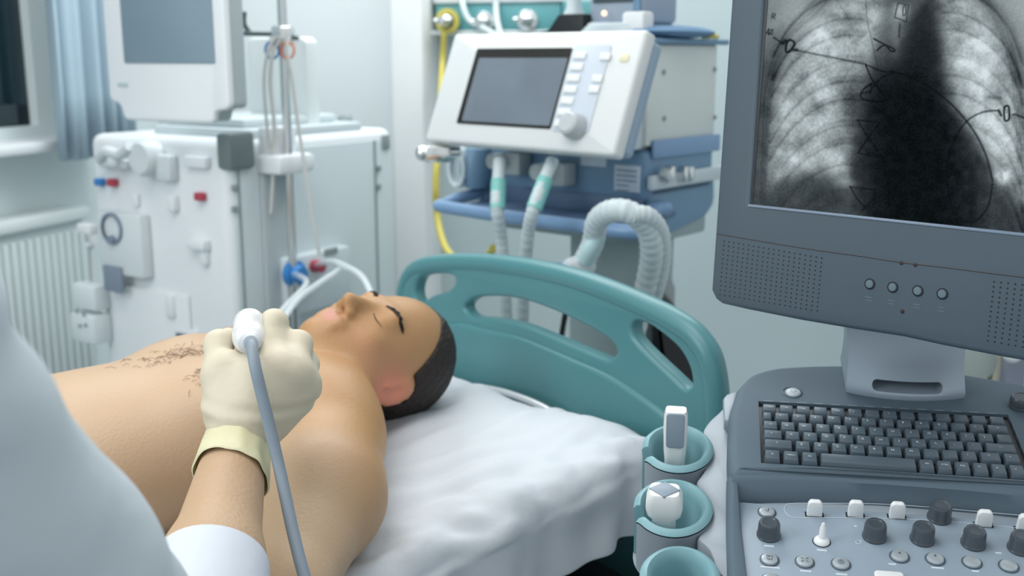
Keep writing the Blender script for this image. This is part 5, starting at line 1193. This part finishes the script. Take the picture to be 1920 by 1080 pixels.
wire([(1773, 345), (1775, 300), (1790, 255), (1812, 225), (1840, 210), (1868, 207)], 1.6, .6); wire([(1773, 345), (1782, 390), (1805, 415), (1830, 412), (1850, 385), (1858, 345)], 1.4, .6)
wire([(1880, 202), (1888, 200), (1889, 222), (1881, 225)], 1.6, .9, closed=True); wire([(1870, 208), (1874, 216)], 2.2, .8, .8); wire([(1896, 215), (1905, 216), (1930, 228), (1960, 250)], 1.8, .6)
wire([(1852, 182), (1872, 184)], 3.0, .5, 2)
wire([(1620, 0), (1623, 40), (1632, 80), (1642, 125)], .8, .35); wire([(1560, -10), (1590, 40)], .8, .2)
wire([(1680, 5), (1700, 8), (1696, 40), (1674, 32)], 1.0, .6, closed=True, k=0); wire([(1690, 14), (1694, 10), (1695, 24), (1690, 28)], .9, .7, closed=True)
wire([(1684, 45), (1682, 68)], 1.5, .5)
# side marks R and 40
wire([(1443, 34), (1445, 25), (1449, 25), (1450, 29), (1445, 30), (1449, 35)], .55, .9, .45, k=0)
wire([(1437, 54), (1433, 62), (1439, 62)], .6, .95, .45, k=0); wire([(1438, 54), (1437, 65)], .6, .95, .45, k=0); wire([(1442, 55), (1445, 55), (1444, 64), (1440, 64)], .6, .95, .45, closed=True, k=0)
I = I+.05*(nD-.5)+.03*(RNG.random(PX.shape)-.5)
I = np.clip(I-.01, 0, 1)
srgb = np.stack([I*212+9, I*220+14, I*220+17], -1)/255; lin = np.where(srgb <= .04045, srgb/12.92, ((srgb+.055)/1.055)**2.4)
idx = np.arange(GX*GY).reshape(GX, GY); q = np.stack([idx[:-1, :-1], idx[1:, :-1], idx[1:, 1:], idx[:-1, 1:]], -1).reshape(-1, 4)
me = bpy.data.meshes.new('screen'); V3 = np.stack([XX, YY, np.full(XX.shape, -.0045)], -1).reshape(-1, 3)
me.vertices.add(len(V3)); me.vertices.foreach_set('co', V3.astype(np.float32).ravel())
me.loops.add(q.size); me.loops.foreach_set('vertex_index', q.astype(np.int32).ravel()); me.polygons.add(len(q)); me.polygons.foreach_set('loop_start', np.arange(0, q.size, 4, dtype=np.int32)); me.update()
me.materials.append(vmat('xray_display', .35, emit=.92)); set_col(me, lin.reshape(-1, 3)); part('screen', me, None, mh, UMF, label='lit screen showing a black and white chest x-ray')
part('screen_backing', MB().box((0, 0, -.012), (SWD, SHT, -.006), 0), BLACK, mh, UMF)

# equipment seen between the monitor and the console at the right edge
t_ = thing('equipment_stand', 'grey and beige medical stand glimpsed behind the console at the right edge', 'medical stand', Matrix.Translation((at(1850, 690, 2.2).x, 2.2, 0)))
a = at(1790, 690, 2.2); b2 = at(1850, 650, 2.2)
part('round_housing', MB().lathe([(0, 0), (.045, 0), (.05, .02), (.04, .05), (0, .055)], M=Matrix.Translation(at(1815, 668, 2.2)) @ RX), mat('stand_grey_green', (.36,.41,.39), .5), t_, WI)
part('arm', MB().box(at(1830, 700, 2.22)-V(.06, 0, .0), at(1872, 640, 2.3)+V(0, 0, .15), .01), mat('stand_dark', (.07, .08, .08), .5), t_, WI)
part('post', MB().box(V(at(1862, 700, 2.15).x, 2.15, 0.05), V(at(1884, 700, 2.15).x, 2.18, at(1870, 600, 2.15).z), .004), mat('post_beige', (.46, .45, .36), .5), t_, WI)
part('post', MB().box(V(at(1888, 700, 2.12).x, 2.12, 0.05), V(at(1925, 700, 2.12).x, 2.18, at(1890, 600, 2.12).z), .006), mat('post_mauve_grey', (.20, .22, .28), .5), t_, WI)
part('ball_knob', MB().ball(at(1898, 664, 2.09), .018), TOGGLE, t_, WI)
part('base', MB().box(V(at(1850, 700, 2.2).x-.15, 2.05, 0), V(at(1900, 700, 2.2).x+.15, 2.40, .06), .02), GREYM, t_, WI)

# repeats that belong together
for o in bpy.data.objects:
    if o.parent is None and o.get('label'):
        n = o.name.split('.')[0]; g = {'dialysis_line': 'clear tubes between the dialysis machine and the bed', 'breathing_hose': 'breathing hoses of the ventilator', 'hanging_tube': 'ringed tubes on the infusion pole', 'tube': 'thin white tubes around the equipment'}.get(n)
        if n == 'ultrasound_probe' and 'cup' in o['label']: g = 'ultrasound probes parked in the cups'
        if g: o['group'] = g
